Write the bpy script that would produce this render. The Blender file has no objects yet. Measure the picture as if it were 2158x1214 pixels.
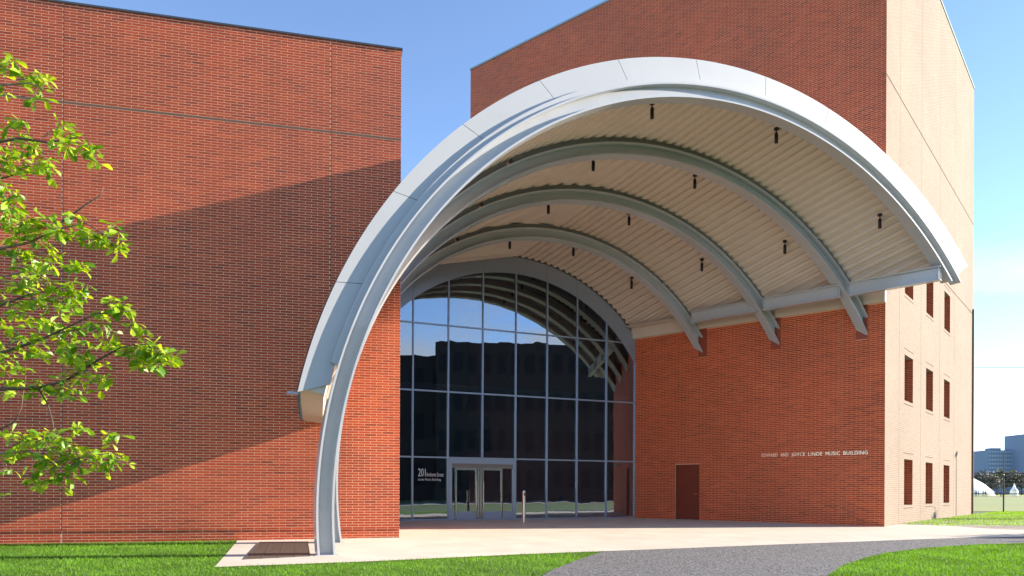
import bpy, bmesh, math, random
import numpy as np
from mathutils import Vector, Matrix
random.seed(7); np.random.seed(7)
PI = math.pi
sc = bpy.context.scene
COL = sc.collection

# ------------------------------------------------------------------ camera
F = 1571.0; CX = 1079.0; HY = 1033.0; ROLL = 0.0045
cd = bpy.data.cameras.new('camera'); cam = bpy.data.objects.new('camera', cd); COL.objects.link(cam)
cd.sensor_width = 36.0; cd.lens = 36.0 * F / 2158.0; cd.shift_y = (HY - 607.0) / 2158.0
cd.clip_start = 0.1; cd.clip_end = 4000
cam.matrix_world = Matrix.Rotation(PI / 2, 4, 'X') @ Matrix.Rotation(ROLL, 4, 'Z')
sc.camera = cam

# ------------------------------------------------------------------ light
SUN_AZ = math.radians(8.2)          # angle of the sun from +X towards +Y
SUN_EL = math.radians(19.3)
w = bpy.data.worlds.new('World'); sc.world = w; w.use_nodes = True
nt = w.node_tree; N = nt.nodes; Lk = nt.links; N.clear()
out = N.new('ShaderNodeOutputWorld'); bg = N.new('ShaderNodeBackground'); Lk.new(bg.outputs[0], out.inputs[0])
sky = N.new('ShaderNodeTexSky'); sky.sky_type = 'NISHITA'; sky.sun_disc = False
sky.sun_elevation = SUN_EL; sky.sun_rotation = PI / 2 - SUN_AZ
sky.air_density = 0.6; sky.dust_density = 0.0; sky.ozone_density = 1.5
bg.inputs[1].default_value = 0.145
tc = N.new('ShaderNodeTexCoord'); sep = N.new('ShaderNodeSeparateXYZ'); Lk.new(tc.outputs['Generated'], sep.inputs[0])
mp = N.new('ShaderNodeMapping'); mp.inputs['Scale'].default_value = (3.0, 3.0, 11.0); Lk.new(tc.outputs['Generated'], mp.inputs[0])
ns = N.new('ShaderNodeTexNoise'); ns.inputs['Scale'].default_value = 1.25; ns.inputs['Detail'].default_value = 7; ns.inputs['Roughness'].default_value = 0.55
Lk.new(mp.outputs[0], ns.inputs[0])
cr = N.new('ShaderNodeMapRange'); cr.inputs[1].default_value = 0.46; cr.inputs[2].default_value = 0.68; Lk.new(ns.outputs[0], cr.inputs[0])
band = N.new('ShaderNodeMapRange'); band.inputs[1].default_value = 0.30; band.inputs[2].default_value = 0.20; Lk.new(sep.outputs[2], band.inputs[0])
mul = N.new('ShaderNodeMath'); mul.operation = 'MULTIPLY'; Lk.new(cr.outputs[0], mul.inputs[0]); Lk.new(band.outputs[0], mul.inputs[1])
bw = N.new('ShaderNodeRGBToBW'); Lk.new(sky.outputs[0], bw.inputs[0])
cl = N.new('ShaderNodeMath'); cl.operation = 'MULTIPLY_ADD'; cl.inputs[1].default_value = 0.6; cl.inputs[2].default_value = 1.1; Lk.new(bw.outputs[0], cl.inputs[0])
mx = N.new('ShaderNodeMix'); mx.data_type = 'RGBA'; Lk.new(mul.outputs[0], mx.inputs[0]); Lk.new(sky.outputs[0], mx.inputs[6]); Lk.new(cl.outputs[0], mx.inputs[7])
Lk.new(mx.outputs[2], bg.inputs[0])
sl = bpy.data.lights.new('sun', 'SUN'); sl.energy = 5.0; sl.angle = math.radians(0.53); sl.color = (1.0, 0.90, 0.76)
so = bpy.data.objects.new('sun', sl); COL.objects.link(so)
sd = Vector((math.cos(SUN_EL) * math.cos(SUN_AZ), math.cos(SUN_EL) * math.sin(SUN_AZ), math.sin(SUN_EL)))
so.rotation_euler = sd.to_track_quat('Z', 'Y').to_euler(); so.location = sd * 60
sc.view_settings.view_transform = 'Standard'; sc.view_settings.look = 'None'
sc.view_settings.exposure = 1.56; sc.view_settings.gamma = 1.0
try: sc.view_settings.use_curve_mapping = False
except Exception: pass

# ------------------------------------------------------------------ helpers
def tag(o, label=None, cat=None, group=None, kind=None):
    if label: o['label'] = label
    if cat: o['category'] = cat
    if group: o['group'] = group
    if kind: o['kind'] = kind
    return o
def empty(name, loc=(0, 0, 0), label=None, cat=None, group=None):
    o = bpy.data.objects.new(name, None); o.location = loc; COL.objects.link(o); return tag(o, label, cat, group)
def link(name, me, mat, parent=None, kind=None):
    o = bpy.data.objects.new(name, me); COL.objects.link(o)
    if mat is not None and not me.materials:
        me.materials.append(mat)
    if parent is not None:
        o.parent = parent
        o.matrix_parent_inverse = Matrix.Identity(4)
        o.location = -wloc(parent)
    if kind: o['kind'] = kind
    return o
def wloc(o):
    v = Vector(o.location)
    if o.parent: v = v + wloc(o.parent)
    return v
class MB:
    def __init__(s): s.v = []; s.f = []
    def add(s, vs, fs):
        b = len(s.v); s.v += [tuple(p) for p in vs]; s.f += [tuple(b + i for i in f) for f in fs]
    def hexa(s, p):   # p: 8 points, bottom 4 (ccw) then top 4
        s.add(p, [(3, 2, 1, 0), (4, 5, 6, 7), (0, 1, 5, 4), (1, 2, 6, 5), (2, 3, 7, 6), (3, 0, 4, 7)])
    def prism(s, poly, z0, z1):
        n = len(poly)
        s.add([(x, y, z0) for x, y in poly] + [(x, y, z1) for x, y in poly],
              [tuple(range(n))[::-1], tuple(range(n, 2 * n))] + [(i, (i + 1) % n, n + (i + 1) % n, n + i) for i in range(n)])
    def tube(s, pts, r, n=8, r1=None, caps=True):
        pts = [Vector(p) for p in pts]; m = len(pts); rings = []
        up = Vector((0.31, 0.17, 0.93)).normalized()
        for i, p in enumerate(pts):
            d = (pts[min(i + 1, m - 1)] - pts[max(i - 1, 0)]).normalized()
            a = d.cross(up)
            if a.length < 1e-3: a = d.cross(Vector((1, 0, 0)))
            a.normalize(); b = d.cross(a).normalized()
            rr = r if r1 is None else r + (r1 - r) * i / (m - 1)
            rings.append([p + (a * math.cos(2 * PI * k / n) + b * math.sin(2 * PI * k / n)) * rr for k in range(n)])
        vs = [q for R in rings for q in R]
        fs = [(i * n + k, i * n + (k + 1) % n, (i + 1) * n + (k + 1) % n, (i + 1) * n + k) for i in range(m - 1) for k in range(n)]
        if caps: fs += [tuple(range(n))[::-1], tuple((m - 1) * n + k for k in range(n))]
        s.add(vs, fs)
    def lathe(s, c, prof, n=16):
        vs = []; m = len(prof)
        for r, z in prof:
            vs += [(c[0] + r * math.cos(2 * PI * k / n), c[1] + r * math.sin(2 * PI * k / n), c[2] + z) for k in range(n)]
        fs = [(i * n + k, i * n + (k + 1) % n, (i + 1) * n + (k + 1) % n, (i + 1) * n + k) for i in range(m - 1) for k in range(n)]
        fs += [tuple(range(n))[::-1], tuple((m - 1) * n + k for k in range(n))]
        s.add(vs, fs)
    def mesh(s, name, smooth=False):
        me = bpy.data.meshes.new(name); me.from_pydata(s.v, [], s.f); me.validate()
        bm = bmesh.new(); bm.from_mesh(me); bmesh.ops.recalc_face_normals(bm, faces=bm.faces[:]); bm.to_mesh(me); bm.free()
        if smooth: me.shade_smooth()
        return me
    def obj(s, name, mat, parent=None, kind=None, smooth=False):
        return link(name, s.mesh(name, smooth), mat, parent, kind)
def auto_smooth(o, deg=35):
    me = o.data; bm = bmesh.new(); bm.from_mesh(me)
    for f in bm.faces: f.smooth = True
    for e in bm.edges:
        if len(e.link_faces) == 2: e.smooth = e.calc_face_angle(0) < math.radians(deg)
    bm.to_mesh(me); bm.free(); return o
def quick_mesh(name, verts, quads, tint=None):
    verts = np.asarray(verts, dtype=np.float32); quads = np.asarray(quads, dtype=np.int32)
    me = bpy.data.meshes.new(name); k = quads.shape[1]
    me.vertices.add(len(verts)); me.vertices.foreach_set('co', verts.ravel())
    me.loops.add(quads.size); me.loops.foreach_set('vertex_index', quads.ravel())
    me.polygons.add(len(quads)); me.polygons.foreach_set('loop_start', np.arange(0, quads.size, k, dtype=np.int32))
    try: me.polygons.foreach_set('loop_total', np.full(len(quads), k, dtype=np.int32))
    except Exception: pass
    me.update(calc_edges=True); me.shade_flat()
    if tint is not None:
        a = me.attributes.new('tint', 'FLOAT', 'FACE'); a.data.foreach_set('value', np.asarray(tint, dtype=np.float32))
    return me

# ------------------------------------------------------------------ materials
def mat(name, col, rough=0.6, metal=0.0, spec=0.5, noise=0.0, nscale=4.0, bump=0.0, bscale=60.0, col2=None, coat=0.0):
    m = bpy.data.materials.new(name); m.use_nodes = True; t = m.node_tree; n = t.nodes; b = n['Principled BSDF']
    b.inputs['Base Color'].default_value = (*col, 1); b.inputs['Roughness'].default_value = rough
    b.inputs['Metallic'].default_value = metal; b.inputs['Specular IOR Level'].default_value = spec
    b.inputs['Coat Weight'].default_value = coat
    g = n.new('ShaderNodeNewGeometry')
    if noise > 0 or col2:
        x = n.new('ShaderNodeTexNoise'); x.inputs['Scale'].default_value = nscale; x.inputs['Detail'].default_value = 8; x.inputs['Roughness'].default_value = 0.6
        t.links.new(g.outputs['Position'], x.inputs[0])
        c2 = col2 if col2 else tuple(c * (1 - noise) for c in col)
        c1 = col if col2 else tuple(min(1, c * (1 + noise)) for c in col)
        r = n.new('ShaderNodeMapRange'); r.inputs[1].default_value = 0.3; r.inputs[2].default_value = 0.7; t.links.new(x.outputs[0], r.inputs[0])
        k = n.new('ShaderNodeMix'); k.data_type = 'RGBA'; t.links.new(r.outputs[0], k.inputs[0])
        k.inputs[6].default_value = (*c1, 1); k.inputs[7].default_value = (*c2, 1); t.links.new(k.outputs[2], b.inputs['Base Color'])
    if bump > 0:
        x = n.new('ShaderNodeTexNoise'); x.inputs['Scale'].default_value = bscale; x.inputs['Detail'].default_value = 4
        t.links.new(g.outputs['Position'], x.inputs[0])
        u = n.new('ShaderNodeBump'); u.inputs['Strength'].default_value = bump; u.inputs['Distance'].default_value = 0.01
        t.links.new(x.outputs[0], u.inputs['Height']); t.links.new(u.outputs[0], b.inputs['Normal'])
    return m
def tint_mat(name, c_dark, c_mid, c_light, rough=0.6, spec=0.4, big=0.12, bigscale=0.5, bump=0.15, bscale=40, translucent=None):
    m = bpy.data.materials.new(name); m.use_nodes = True; t = m.node_tree; n = t.nodes; b = n['Principled BSDF']
    a = n.new('ShaderNodeAttribute'); a.attribute_name = 'tint'
    cr = n.new('ShaderNodeValToRGB'); e = cr.color_ramp.elements
    e[0].position = 0.0; e[0].color = (*c_dark, 1); e[1].position = 1.0; e[1].color = (*c_light, 1)
    x = e.new(0.5); x.color = (*c_mid, 1); t.links.new(a.outputs['Fac'], cr.inputs[0])
    g = n.new('ShaderNodeNewGeometry'); ns = n.new('ShaderNodeTexNoise'); ns.inputs['Scale'].default_value = bigscale; ns.inputs['Detail'].default_value = 5
    t.links.new(g.outputs['Position'], ns.inputs[0])
    mr = n.new('ShaderNodeMapRange'); mr.inputs[1].default_value = 0.3; mr.inputs[2].default_value = 0.7; mr.inputs[3].default_value = 1 - big; mr.inputs[4].default_value = 1 + big
    t.links.new(ns.outputs[0], mr.inputs[0])
    vm = n.new('ShaderNodeVectorMath'); vm.operation = 'SCALE'; t.links.new(cr.outputs[0], vm.inputs[0]); t.links.new(mr.outputs[0], vm.inputs['Scale'])
    t.links.new(vm.outputs[0], b.inputs['Base Color']); b.inputs['Roughness'].default_value = rough; b.inputs['Specular IOR Level'].default_value = spec
    if bump:
        n2 = n.new('ShaderNodeTexNoise'); n2.inputs['Scale'].default_value = bscale; t.links.new(g.outputs['Position'], n2.inputs[0])
        u = n.new('ShaderNodeBump'); u.inputs['Strength'].default_value = bump; u.inputs['Distance'].default_value = 0.0042
        t.links.new(n2.outputs[0], u.inputs['Height']); t.links.new(u.outputs[0], b.inputs['Normal'])
    if translucent:
        tr = n.new('ShaderNodeBsdfTranslucent'); v2 = n.new('ShaderNodeVectorMath'); v2.operation = 'MULTIPLY'
        t.links.new(vm.outputs[0], v2.inputs[0]); v2.inputs[1].default_value = translucent; t.links.new(v2.outputs[0], tr.inputs[0])
        ms = n.new('ShaderNodeMixShader'); ms.inputs[0].default_value = 0.45
        t.links.new(b.outputs[0], ms.inputs[1]); t.links.new(tr.outputs[0], ms.inputs[2]); t.links.new(ms.outputs[0], n['Material Output'].inputs[0])
    return m
M = {}
M['brick'] = tint_mat('red_brick', (0.27, 0.030, 0.006), (0.47, 0.055, 0.009), (0.60, 0.088, 0.016), rough=0.62, big=0.15, bigscale=0.35, bump=1.0, bscale=170)
M['mortar'] = mat('pale_mortar', (0.80, 0.52, 0.33), 0.9, noise=0.12, nscale=1.2, bump=0.5, bscale=170)
M['mortar_r'] = mat('rose_mortar', (0.66, 0.38, 0.215), 0.9, noise=0.12, nscale=1.2)
M['glarebrick'] = tint_mat('sun_glare_brick', (0.165, 0.119, 0.084), (0.190, 0.138, 0.098), (0.215, 0.157, 0.113), rough=0.85, big=0.10, bigscale=0.35, bump=0.0)  # red brick side wall with the sun glare painted into a pale base colour
M['mortar_glare'] = mat('sun_glare_mortar', (0.29, 0.225, 0.17), 0.9, noise=0.1, nscale=0.8)  # mortar of the same wall, toned pale with the painted glare
M['joint'] = mat('joint_sealant', (0.13, 0.05, 0.035), 0.7)
M['joint_side'] = mat('side_joint_sealant', (0.06, 0.045, 0.035), 1.0, 0.0, 0.0)
M['coping'] = mat('dark_coping_metal', (0.10, 0.10, 0.10), 0.5, 0.5)
M['coping_l'] = mat('pale_coping_metal', (0.30, 0.38, 0.40), 0.8, 0.0, 0.1)
M['steel'] = mat('white_painted_steel', (0.44, 0.445, 0.455), 0.30, 0.0, 0.5, noise=0.05, nscale=1.5, coat=0.6)
M['strut'] = mat('grey_shade_steel', (0.16, 0.16, 0.16), 0.5)  # grey steel; on the canopy spacers its dark tone paints shadow on white steel
M['fascia'] = mat('fascia_metal', (0.45, 0.45, 0.455), 0.42, 0.15, 0.5, noise=0.04, nscale=0.6)
M['deck'] = mat('cream_painted_deck', (0.61, 0.515, 0.435), 0.5, 0.0, 0.4, noise=0.04, nscale=2)
M['membrane'] = mat('roof_membrane', (0.40, 0.40, 0.40), 0.7)
M['frame'] = mat('anodised_frame', (0.36, 0.41, 0.50), 0.32, 0.55)
M['frame_d'] = mat('dark_mullion', (0.05, 0.05, 0.055), 0.5)
M['stain'] = mat('stainless_steel', (0.55, 0.53, 0.50), 0.25, 1.0)
M['doorred'] = mat('oxide_red_paint', (0.17, 0.026, 0.010), 0.5, noise=0.06, nscale=1.5)
M['plate'] = mat('red_pocket_plate', (0.27, 0.050, 0.022), 0.55, noise=0.06)
M['black'] = mat('black_plastic', (0.012, 0.012, 0.013), 0.4)
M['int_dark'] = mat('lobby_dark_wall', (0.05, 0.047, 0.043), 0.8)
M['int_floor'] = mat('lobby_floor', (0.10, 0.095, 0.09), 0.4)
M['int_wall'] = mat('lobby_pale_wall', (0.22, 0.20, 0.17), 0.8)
M['screen'] = mat('dark_screen', (0.03, 0.008, 0.007), 0.15)
M['poster'] = mat('orange_panel', (0.35, 0.09, 0.03), 0.7)
M['letters'] = mat('letter_metal', (0.85, 0.80, 0.70), 0.32, 0.75)
M['vinyl'] = mat('white_vinyl', (0.80, 0.80, 0.80), 0.5)
M['lamp'] = mat('lamp_bronze', (0.035, 0.03, 0.028), 0.35, 0.7)
M['pave'] = mat('pale_concrete', (0.55, 0.485, 0.40), 0.85, noise=0.10, nscale=1.1, bump=0.15, bscale=30)
M['grate'] = mat('galvanised_grate', (0.15, 0.125, 0.10), 0.5, 0.6)
M['soil'] = mat('lawn_soil', (0.060, 0.105, 0.020), 0.95, col2=(0.085, 0.14, 0.025), nscale=2.5, bump=0.6, bscale=25)
M['blade'] = tint_mat('grass_blade', (0.045, 0.135, 0.007), (0.115, 0.27, 0.012), (0.23, 0.39, 0.03), rough=0.6, big=0.3, bigscale=0.9, bump=0, translucent=(1.3, 1.3, 0.6))
M['leaf'] = tint_mat('oak_leaf', (0.075, 0.19, 0.008), (0.22, 0.37, 0.012), (0.40, 0.50, 0.035), rough=0.42, spec=0.5, big=0.12, bigscale=2.0, bump=0, translucent=(1.9, 1.6, 0.5))
M['leaf2'] = tint_mat('distant_leaf', (0.045, 0.06, 0.02), (0.08, 0.10, 0.03), (0.13, 0.14, 0.05), rough=0.7, bump=0, translucent=(1.2, 1.2, 0.6))
M['leaf3'] = tint_mat('autumn_leaf', (0.10, 0.09, 0.07), (0.14, 0.13, 0.10), (0.22, 0.18, 0.12), rough=0.7, bump=0)
M['bark'] = mat('bark', (0.10, 0.07, 0.05), 0.9, noise=0.3, nscale=8, bump=0.6, bscale=30)
M['twig'] = mat('twig', (0.24, 0.15, 0.11), 0.8, noise=0.3, nscale=6)
M['turf'] = mat('playing_turf', (0.22, 0.25, 0.07), 0.9, col2=(0.25, 0.27, 0.085), nscale=0.05)
M['turf_y'] = mat('yellow_line_turf', (0.42, 0.42, 0.03), 0.9)
M['track'] = mat('running_track', (0.20, 0.15, 0.11), 0.9)
M['bluew'] = mat('blue_grey_facade', (0.21, 0.26, 0.35), 0.8, noise=0.05, nscale=0.05)
M['bluegl'] = mat('facade_window', (0.36, 0.46, 0.58), 0.3)
M['tent'] = mat('white_tent_fabric', (0.80, 0.80, 0.78), 0.7)
M['shirt'] = mat('blue_clothes', (0.03, 0.08, 0.22), 0.8)
M['skin'] = mat('skin', (0.45, 0.28, 0.20), 0.6)
M['trouser'] = mat('dark_trousers', (0.04, 0.05, 0.08), 0.8)
M['darkbrick'] = mat('grey_brown_facade', (0.035, 0.03, 0.027), 0.85, noise=0.1, nscale=0.3)
M['oppwin'] = mat('facade_glazing', (0.015, 0.018, 0.02), 0.6, spec=0.2)
M['signred'] = mat('warm_wall', (0.30, 0.22, 0.14), 0.8)

# asphalt with visible aggregate
m = mat('asphalt', (0.06, 0.06, 0.062), 0.9); t = m.node_tree; n = t.nodes; b = n['Principled BSDF']
g = n.new('ShaderNodeNewGeometry'); v = n.new('ShaderNodeTexVoronoi'); v.inputs['Scale'].default_value = 45; t.links.new(g.outputs['Position'], v.inputs[0])
cr = n.new('ShaderNodeValToRGB'); cr.color_ramp.elements[0].color = (0.04, 0.04, 0.045, 1); cr.color_ramp.elements[1].color = (0.24, 0.23, 0.23, 1)
cr.color_ramp.elements[0].position = 0.35; cr.color_ramp.elements[1].position = 0.9
sx = n.new('ShaderNodeSeparateColor'); t.links.new(v.outputs['Color'], sx.inputs[0]); t.links.new(sx.outputs[0], cr.inputs[0]); t.links.new(cr.outputs[0], b.inputs['Base Color'])
u = n.new('ShaderNodeBump'); u.inputs['Strength'].default_value = 0.5; u.inputs['Distance'].default_value = 0.006; t.links.new(v.outputs['Distance'], u.inputs['Height']); t.links.new(u.outputs[0], b.inputs['Normal'])
M['asphalt'] = m
# glass: tinted, strongly reflective
m = bpy.data.materials.new('coated_glass'); m.use_nodes = True; t = m.node_tree; n = t.nodes; n.clear()
o_ = n.new('ShaderNodeOutputMaterial'); gl = n.new('ShaderNodeBsdfGlossy'); gl.inputs['Roughness'].default_value = 0.0; gl.inputs[0].default_value = (0.80, 0.90, 1.0, 1)
tr = n.new('ShaderNodeBsdfTransparent'); tr.inputs[0].default_value = (0.52, 0.53, 0.54, 1)
fr = n.new('ShaderNodeFresnel'); fr.inputs[0].default_value = 1.5
ad = n.new('ShaderNodeMath'); ad.operation = 'ADD'; ad.inputs[1].default_value = 0.25; t.links.new(fr.outputs[0], ad.inputs[0])
mn = n.new('ShaderNodeMath'); mn.operation = 'MINIMUM'; mn.inputs[1].default_value = 0.9; t.links.new(ad.outputs[0], mn.inputs[0])
ms = n.new('ShaderNodeMixShader'); t.links.new(mn.outputs[0], ms.inputs[0]); t.links.new(tr.outputs[0], ms.inputs[1]); t.links.new(gl.outputs[0], ms.inputs[2])
tx = n.new('ShaderNodeTexNoise'); tx.inputs['Scale'].default_value = 0.8; g = n.new('ShaderNodeNewGeometry'); oi = n.new('ShaderNodeObjectInfo'); va = n.new('ShaderNodeVectorMath'); va.operation = 'ADD'; vs_ = n.new('ShaderNodeVectorMath'); vs_.operation = 'SCALE'; vs_.inputs[0].default_value = (40, 23, 31); t.links.new(oi.outputs['Random'], vs_.inputs['Scale']); t.links.new(g.outputs['Position'], va.inputs[0]); t.links.new(vs_.outputs[0], va.inputs[1]); t.links.new(va.outputs[0], tx.inputs[0])
u = n.new('ShaderNodeBump'); u.inputs['Strength'].default_value = 0.12; u.inputs['Distance'].default_value = 0.02; t.links.new(tx.outputs[0], u.inputs['Height']); t.links.new(u.outputs[0], gl.inputs['Normal'])
t.links.new(ms.outputs[0], o_.inputs[0]); M['glass'] = m

# ------------------------------------------------------------------ terrain
ZY = [-400, 0, 13, 15.6, 18.45, 19.75, 25.15, 27.4, 30, 45, 1000]
ZZ = [-1.75, -1.62, -1.42, -1.375, -1.315, -1.275, -1.18, -1.152, -1.145, -1.20, -1.3]
def zg(y): return float(np.interp(y, ZY, ZZ))
def ground(px, py):
    dx = px - CX; dy = py - HY; x = dx + ROLL * dy; y = dy - ROLL * dx; Y = 20.0
    for _ in range(40): Y = -zg(Y) * F / y
    return (x / F * Y, Y)
def drape(name, poly, lift, matr, kind='structure', thick=0.0, ymin=None):
    bm = bmesh.new(); vs = [bm.verts.new((x, y, 0)) for x, y in poly]; bm.faces.new(vs)
    bmesh.ops.triangulate(bm, faces=bm.faces[:])
    for yc in ZY[1:-1]:
        bmesh.ops.bisect_plane(bm, geom=bm.verts[:] + bm.edges[:] + bm.faces[:], plane_co=(0, yc, 0), plane_no=(0, 1, 0))
    for v_ in bm.verts: v_.co.z = zg(v_.co.y) + lift
    bmesh.ops.recalc_face_normals(bm, faces=bm.faces[:])
    for f in bm.faces:
        if f.normal.z < 0: f.normal_flip()
    me = bpy.data.meshes.new(name); bm.to_mesh(me); bm.free()
    return link(name, me, matr, None, kind)
drape('ground', [(-1500, -400), (1500, -400), (2400, 2000), (-2400, 2000)], -0.02, M['soil'])
P = lambda *a: [ground(x, y) for x, y in a]
gE = ground(452, 1195)
pave = P((502, 1137), (452, 1195), (780, 1183), (1100, 1168), (1278, 1161.5), (1400, 1157), (1640, 1147.5), (1800, 1142), (1900, 1138), (2000, 1134.5), (2158, 1131)) \
    + [(42, 28.0), (60, 32), (60, 35)] + P((2158, 1118), (2080, 1114), (1990, 1108), (1905, 1105.5)) + [(13.6, 26.6), (12, 27), (-4.6, 45), (-9, 45), (-4.6, 20.4)]
drape('pavement', pave, 0.0, M['pave'])
asph_t = P((1278, 1161.5), (1400, 1157), (1640, 1147.5), (1800, 1142), (1900, 1138), (2000, 1134.5), (2158, 1131)) + [(42, 28.0), (60, 32)]
asph_b = [(60, 27), (42, 23.5)] + P((2158, 1145), (2050, 1148), (1950, 1155), (1870, 1165), (1830, 1174), (1780, 1190), (1743, 1214))
asph = asph_t + asph_b + [(4.6, 10.5), (4.4, 6), (5.5, -12), (2.0, -12), (0.6, 5), (0.1, 10)] + P((1143, 1214), (1160, 1203), (1210, 1183), (1260, 1166))
drape('asphalt_path', asph, 0.004, M['asphalt'])
drape('street', [(-200, -26), (200, -26), (200, -14), (-200, -14)], 0.004, M['asphalt'])
drape('far_pavement', [(-200, -14), (200, -14), (200, -12.02), (-200, -12.02)], 0.006, M['pave'])
drape('playing_field', [(-60, 47), (300, 47), (420, 205), (-200, 205)], 0.0, M['turf'])
drape('running_track', [(-200, 205.05), (420, 205.05), (450, 240), (-200, 240)], 0.01, M['track'])
drape('yellow_field_edge', [(-200, 240.1), (450, 240.1), (500, 300), (-250, 300)], 0.02, M['turf_y'])

# ------------------------------------------------------------------ brickwork
CH = 0.0677; BL = 0.305; MJ = 0.0125
def rows(u0, u1, z0, z1, holes=(), joints=()):
    out = []; i = 0
    hs = [h for h in holes] + [(j - 0.010, j + 0.010, -99, 99) for j in joints]
    z = z0
    while z + 0.03 < z1:
        za = z + MJ / 2; zb = min(z + CH - MJ / 2, z1); zc = (za + zb) / 2
        off = (i % 2) * BL / 2
        act = [h for h in hs if h[2] < zc < h[3]]
        k = math.floor((u0 - off) / BL) - 1
        while True:
            a = off + k * BL + MJ / 2; b_ = a + BL - MJ; k += 1
            if a >= u1: break
            a2 = max(a, u0); b2 = min(b_, u1)
            if b2 - a2 < 0.015: continue
            segs = [(a2, b2)]
            for h in act:
                ns_ = []
                for p, q in segs:
                    if h[1] <= p or h[0] >= q: ns_.append((p, q)); continue
                    if h[0] - p > 0.015: ns_.append((p, h[0]))
                    if q - h[1] > 0.015: ns_.append((h[1], q))
                segs = ns_
            for p, q in segs: out.append((p, q, za, zb))
        i += 1; z = z0 + i * CH
    return np.array(out)
def px_of(p):
    x = p[..., 0] / p[..., 1] * F; y = -p[..., 2] / p[..., 1] * F
    return CX + x - ROLL * y, HY + y + ROLL * x
FQ = np.array([(4, 5, 6, 7), (0, 1, 5, 4), (1, 2, 6, 5), (2, 3, 7, 6), (3, 0, 4, 7)])
def brick_mesh(name, R, org, du, nrm, off, proud=0.0014, PR=None):
    n_ = len(R); org = np.array(org); du = np.array(du); nrm = np.array(nrm); V = np.zeros((n_, 8, 3))
    jit = np.random.uniform(-0.0002, 0.0003, n_)
    for i, (a, b_) in enumerate(((0, 2), (1, 2), (1, 3), (0, 3))):
        for d, o in ((0, 0), (proud, 4)):
            dd = off + d + (jit if d else 0)
            V[:, i + o, 0] = org[0] + du[0] * R[:, a] + nrm[0] * dd
            V[:, i + o, 1] = org[1] + du[1] * R[:, a] + nrm[1] * dd
            V[:, i + o, 2] = R[:, b_]
    # orientation of the winding
    flip = (du[0] * nrm[1] - du[1] * nrm[0]) > 0
    q = (FQ[:, ::-1] if flip else FQ)[None] + (np.arange(n_) * 8)[:, None, None]
    tint = np.clip(np.random.normal(0.5, 0.17, n_), 0, 1)
    return quick_mesh(name, V.reshape(-1, 3), q.reshape(-1, 4), np.repeat(tint, 5))
def brickwork(parent, R, org, du, nrm, off, matr, single=0, zmax=99, zmin=-99, umin=-99):
    if single:
        uc = (R[:, 0] + R[:, 1]) / 2; zc = (R[:, 2] + R[:, 3]) / 2
        c = np.stack([org[0] + du[0] * uc, org[1] + du[1] * uc, zc], -1)
        x, y = px_of(c)
        full = np.abs(R[:, 1] - R[:, 0] - (BL - MJ)) < 1e-4
        ok = full & (x > 12) & (x < 2146) & (y > 4) & (y < 1210) & (zc < zmax) & (zc > zmin) & (uc > umin)
        key = np.where(ok, c[:, 1], 1e9); idx = np.argsort(key)[:single]; idx = idx[key[idx] < 1e8]
        rest = np.ones(len(R), bool); rest[idx] = False
        w_ = BL - MJ; h_ = CH - MJ
        vars_ = []
        for k in range(7):
            np_t = 0.15 + 0.7 * k / 6
            me = brick_mesh('brick', np.array([(-w_ / 2, w_ / 2, -h_ / 2, h_ / 2)]), (0, 0), du, nrm, 0)
            me.attributes['tint'].data.foreach_set('value', np.full(5, np_t, dtype=np.float32)); me.materials.append(matr); vars_.append(me)
        pl = wloc(parent)
        for j in idx:
            o = bpy.data.objects.new('brick', random.choice(vars_)); COL.objects.link(o); o.parent = parent
            o.location = Vector((c[j, 0] + nrm[0] * off, c[j, 1] + nrm[1] * off, c[j, 2])) - pl
        R = R[rest]
    return link('brick_courses', brick_mesh('brick_courses', R, org, du, nrm, off), matr, parent, 'stuff')

# --- left building -----------------------------------------------------
LD = np.array([-0.9732, -0.2299]); LN = np.array([0.2299, -0.9732]); LC = np.array([-2.99, 19.80])   # u runs to the left
LTOP = 11.66; LLEN = 15.5
left = empty('brick_building', (LC[0], LC[1], -1.25), 'lower red brick building on the left behind the oak branches, half in shadow', 'building')
def pt(o, d, u, n, q): return tuple(np.array(o) + np.array(d) * u + np.array(n) * q)
mb = MB(); mb.prism([pt(LC, LD, 0, LN, 0), pt(LC, LD, LLEN, LN, 0), pt(LC, LD, LLEN, LN, -10), pt(LC, LD, 0, LN, -10)], -1.9, LTOP)
mb.obj('wall', M['mortar'], left)
mb = MB(); mb.prism([pt(LC, LD, 0.0, LN, 0.001), pt(LC, LD, LLEN, LN, 0.001), pt(LC, LD, LLEN, LN, 0.018), pt(LC, LD, 0.0, LN, 0.018)], -1.04, LTOP - 0.002)
mb.obj('wall_face', M['mortar'], left)
LJ = [1.80, 8.06]
zj = -1.04 + 152.5 * 0.0677
Ru = rows(0.0, LLEN, -1.04 + 0.0, LTOP, holes=[(-1, 99, zj - 0.034, zj + 0.034)], joints=LJ)
brickwork(left, Ru, LC, LD, LN, 0.018, M['brick'], single=300)
Rl = rows(0.0, LLEN, -1.04 - 7 * CH, -1.045, joints=LJ)
link('base_courses', brick_mesh('base_courses', Rl, LC, LD, LN, 0.0), M['brick'], left, 'stuff')
for j in LJ:
    mb = MB(); mb.prism([pt(LC, LD, j - .0098, LN, 0.018), pt(LC, LD, j + .0098, LN, 0.018), pt(LC, LD, j + .0098, LN, 0.0192), pt(LC, LD, j - .0098, LN, 0.0192)], -1.04, LTOP - .01)
    mb.obj('control_joint', M['joint'], left)
mb = MB(); mb.prism([pt(LC, LD, 0, LN, 0.018), pt(LC, LD, LLEN, LN, 0.018), pt(LC, LD, LLEN, LN, 0.020), pt(LC, LD, 0, LN, 0.020)], zj - 0.028, zj + 0.028)
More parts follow.
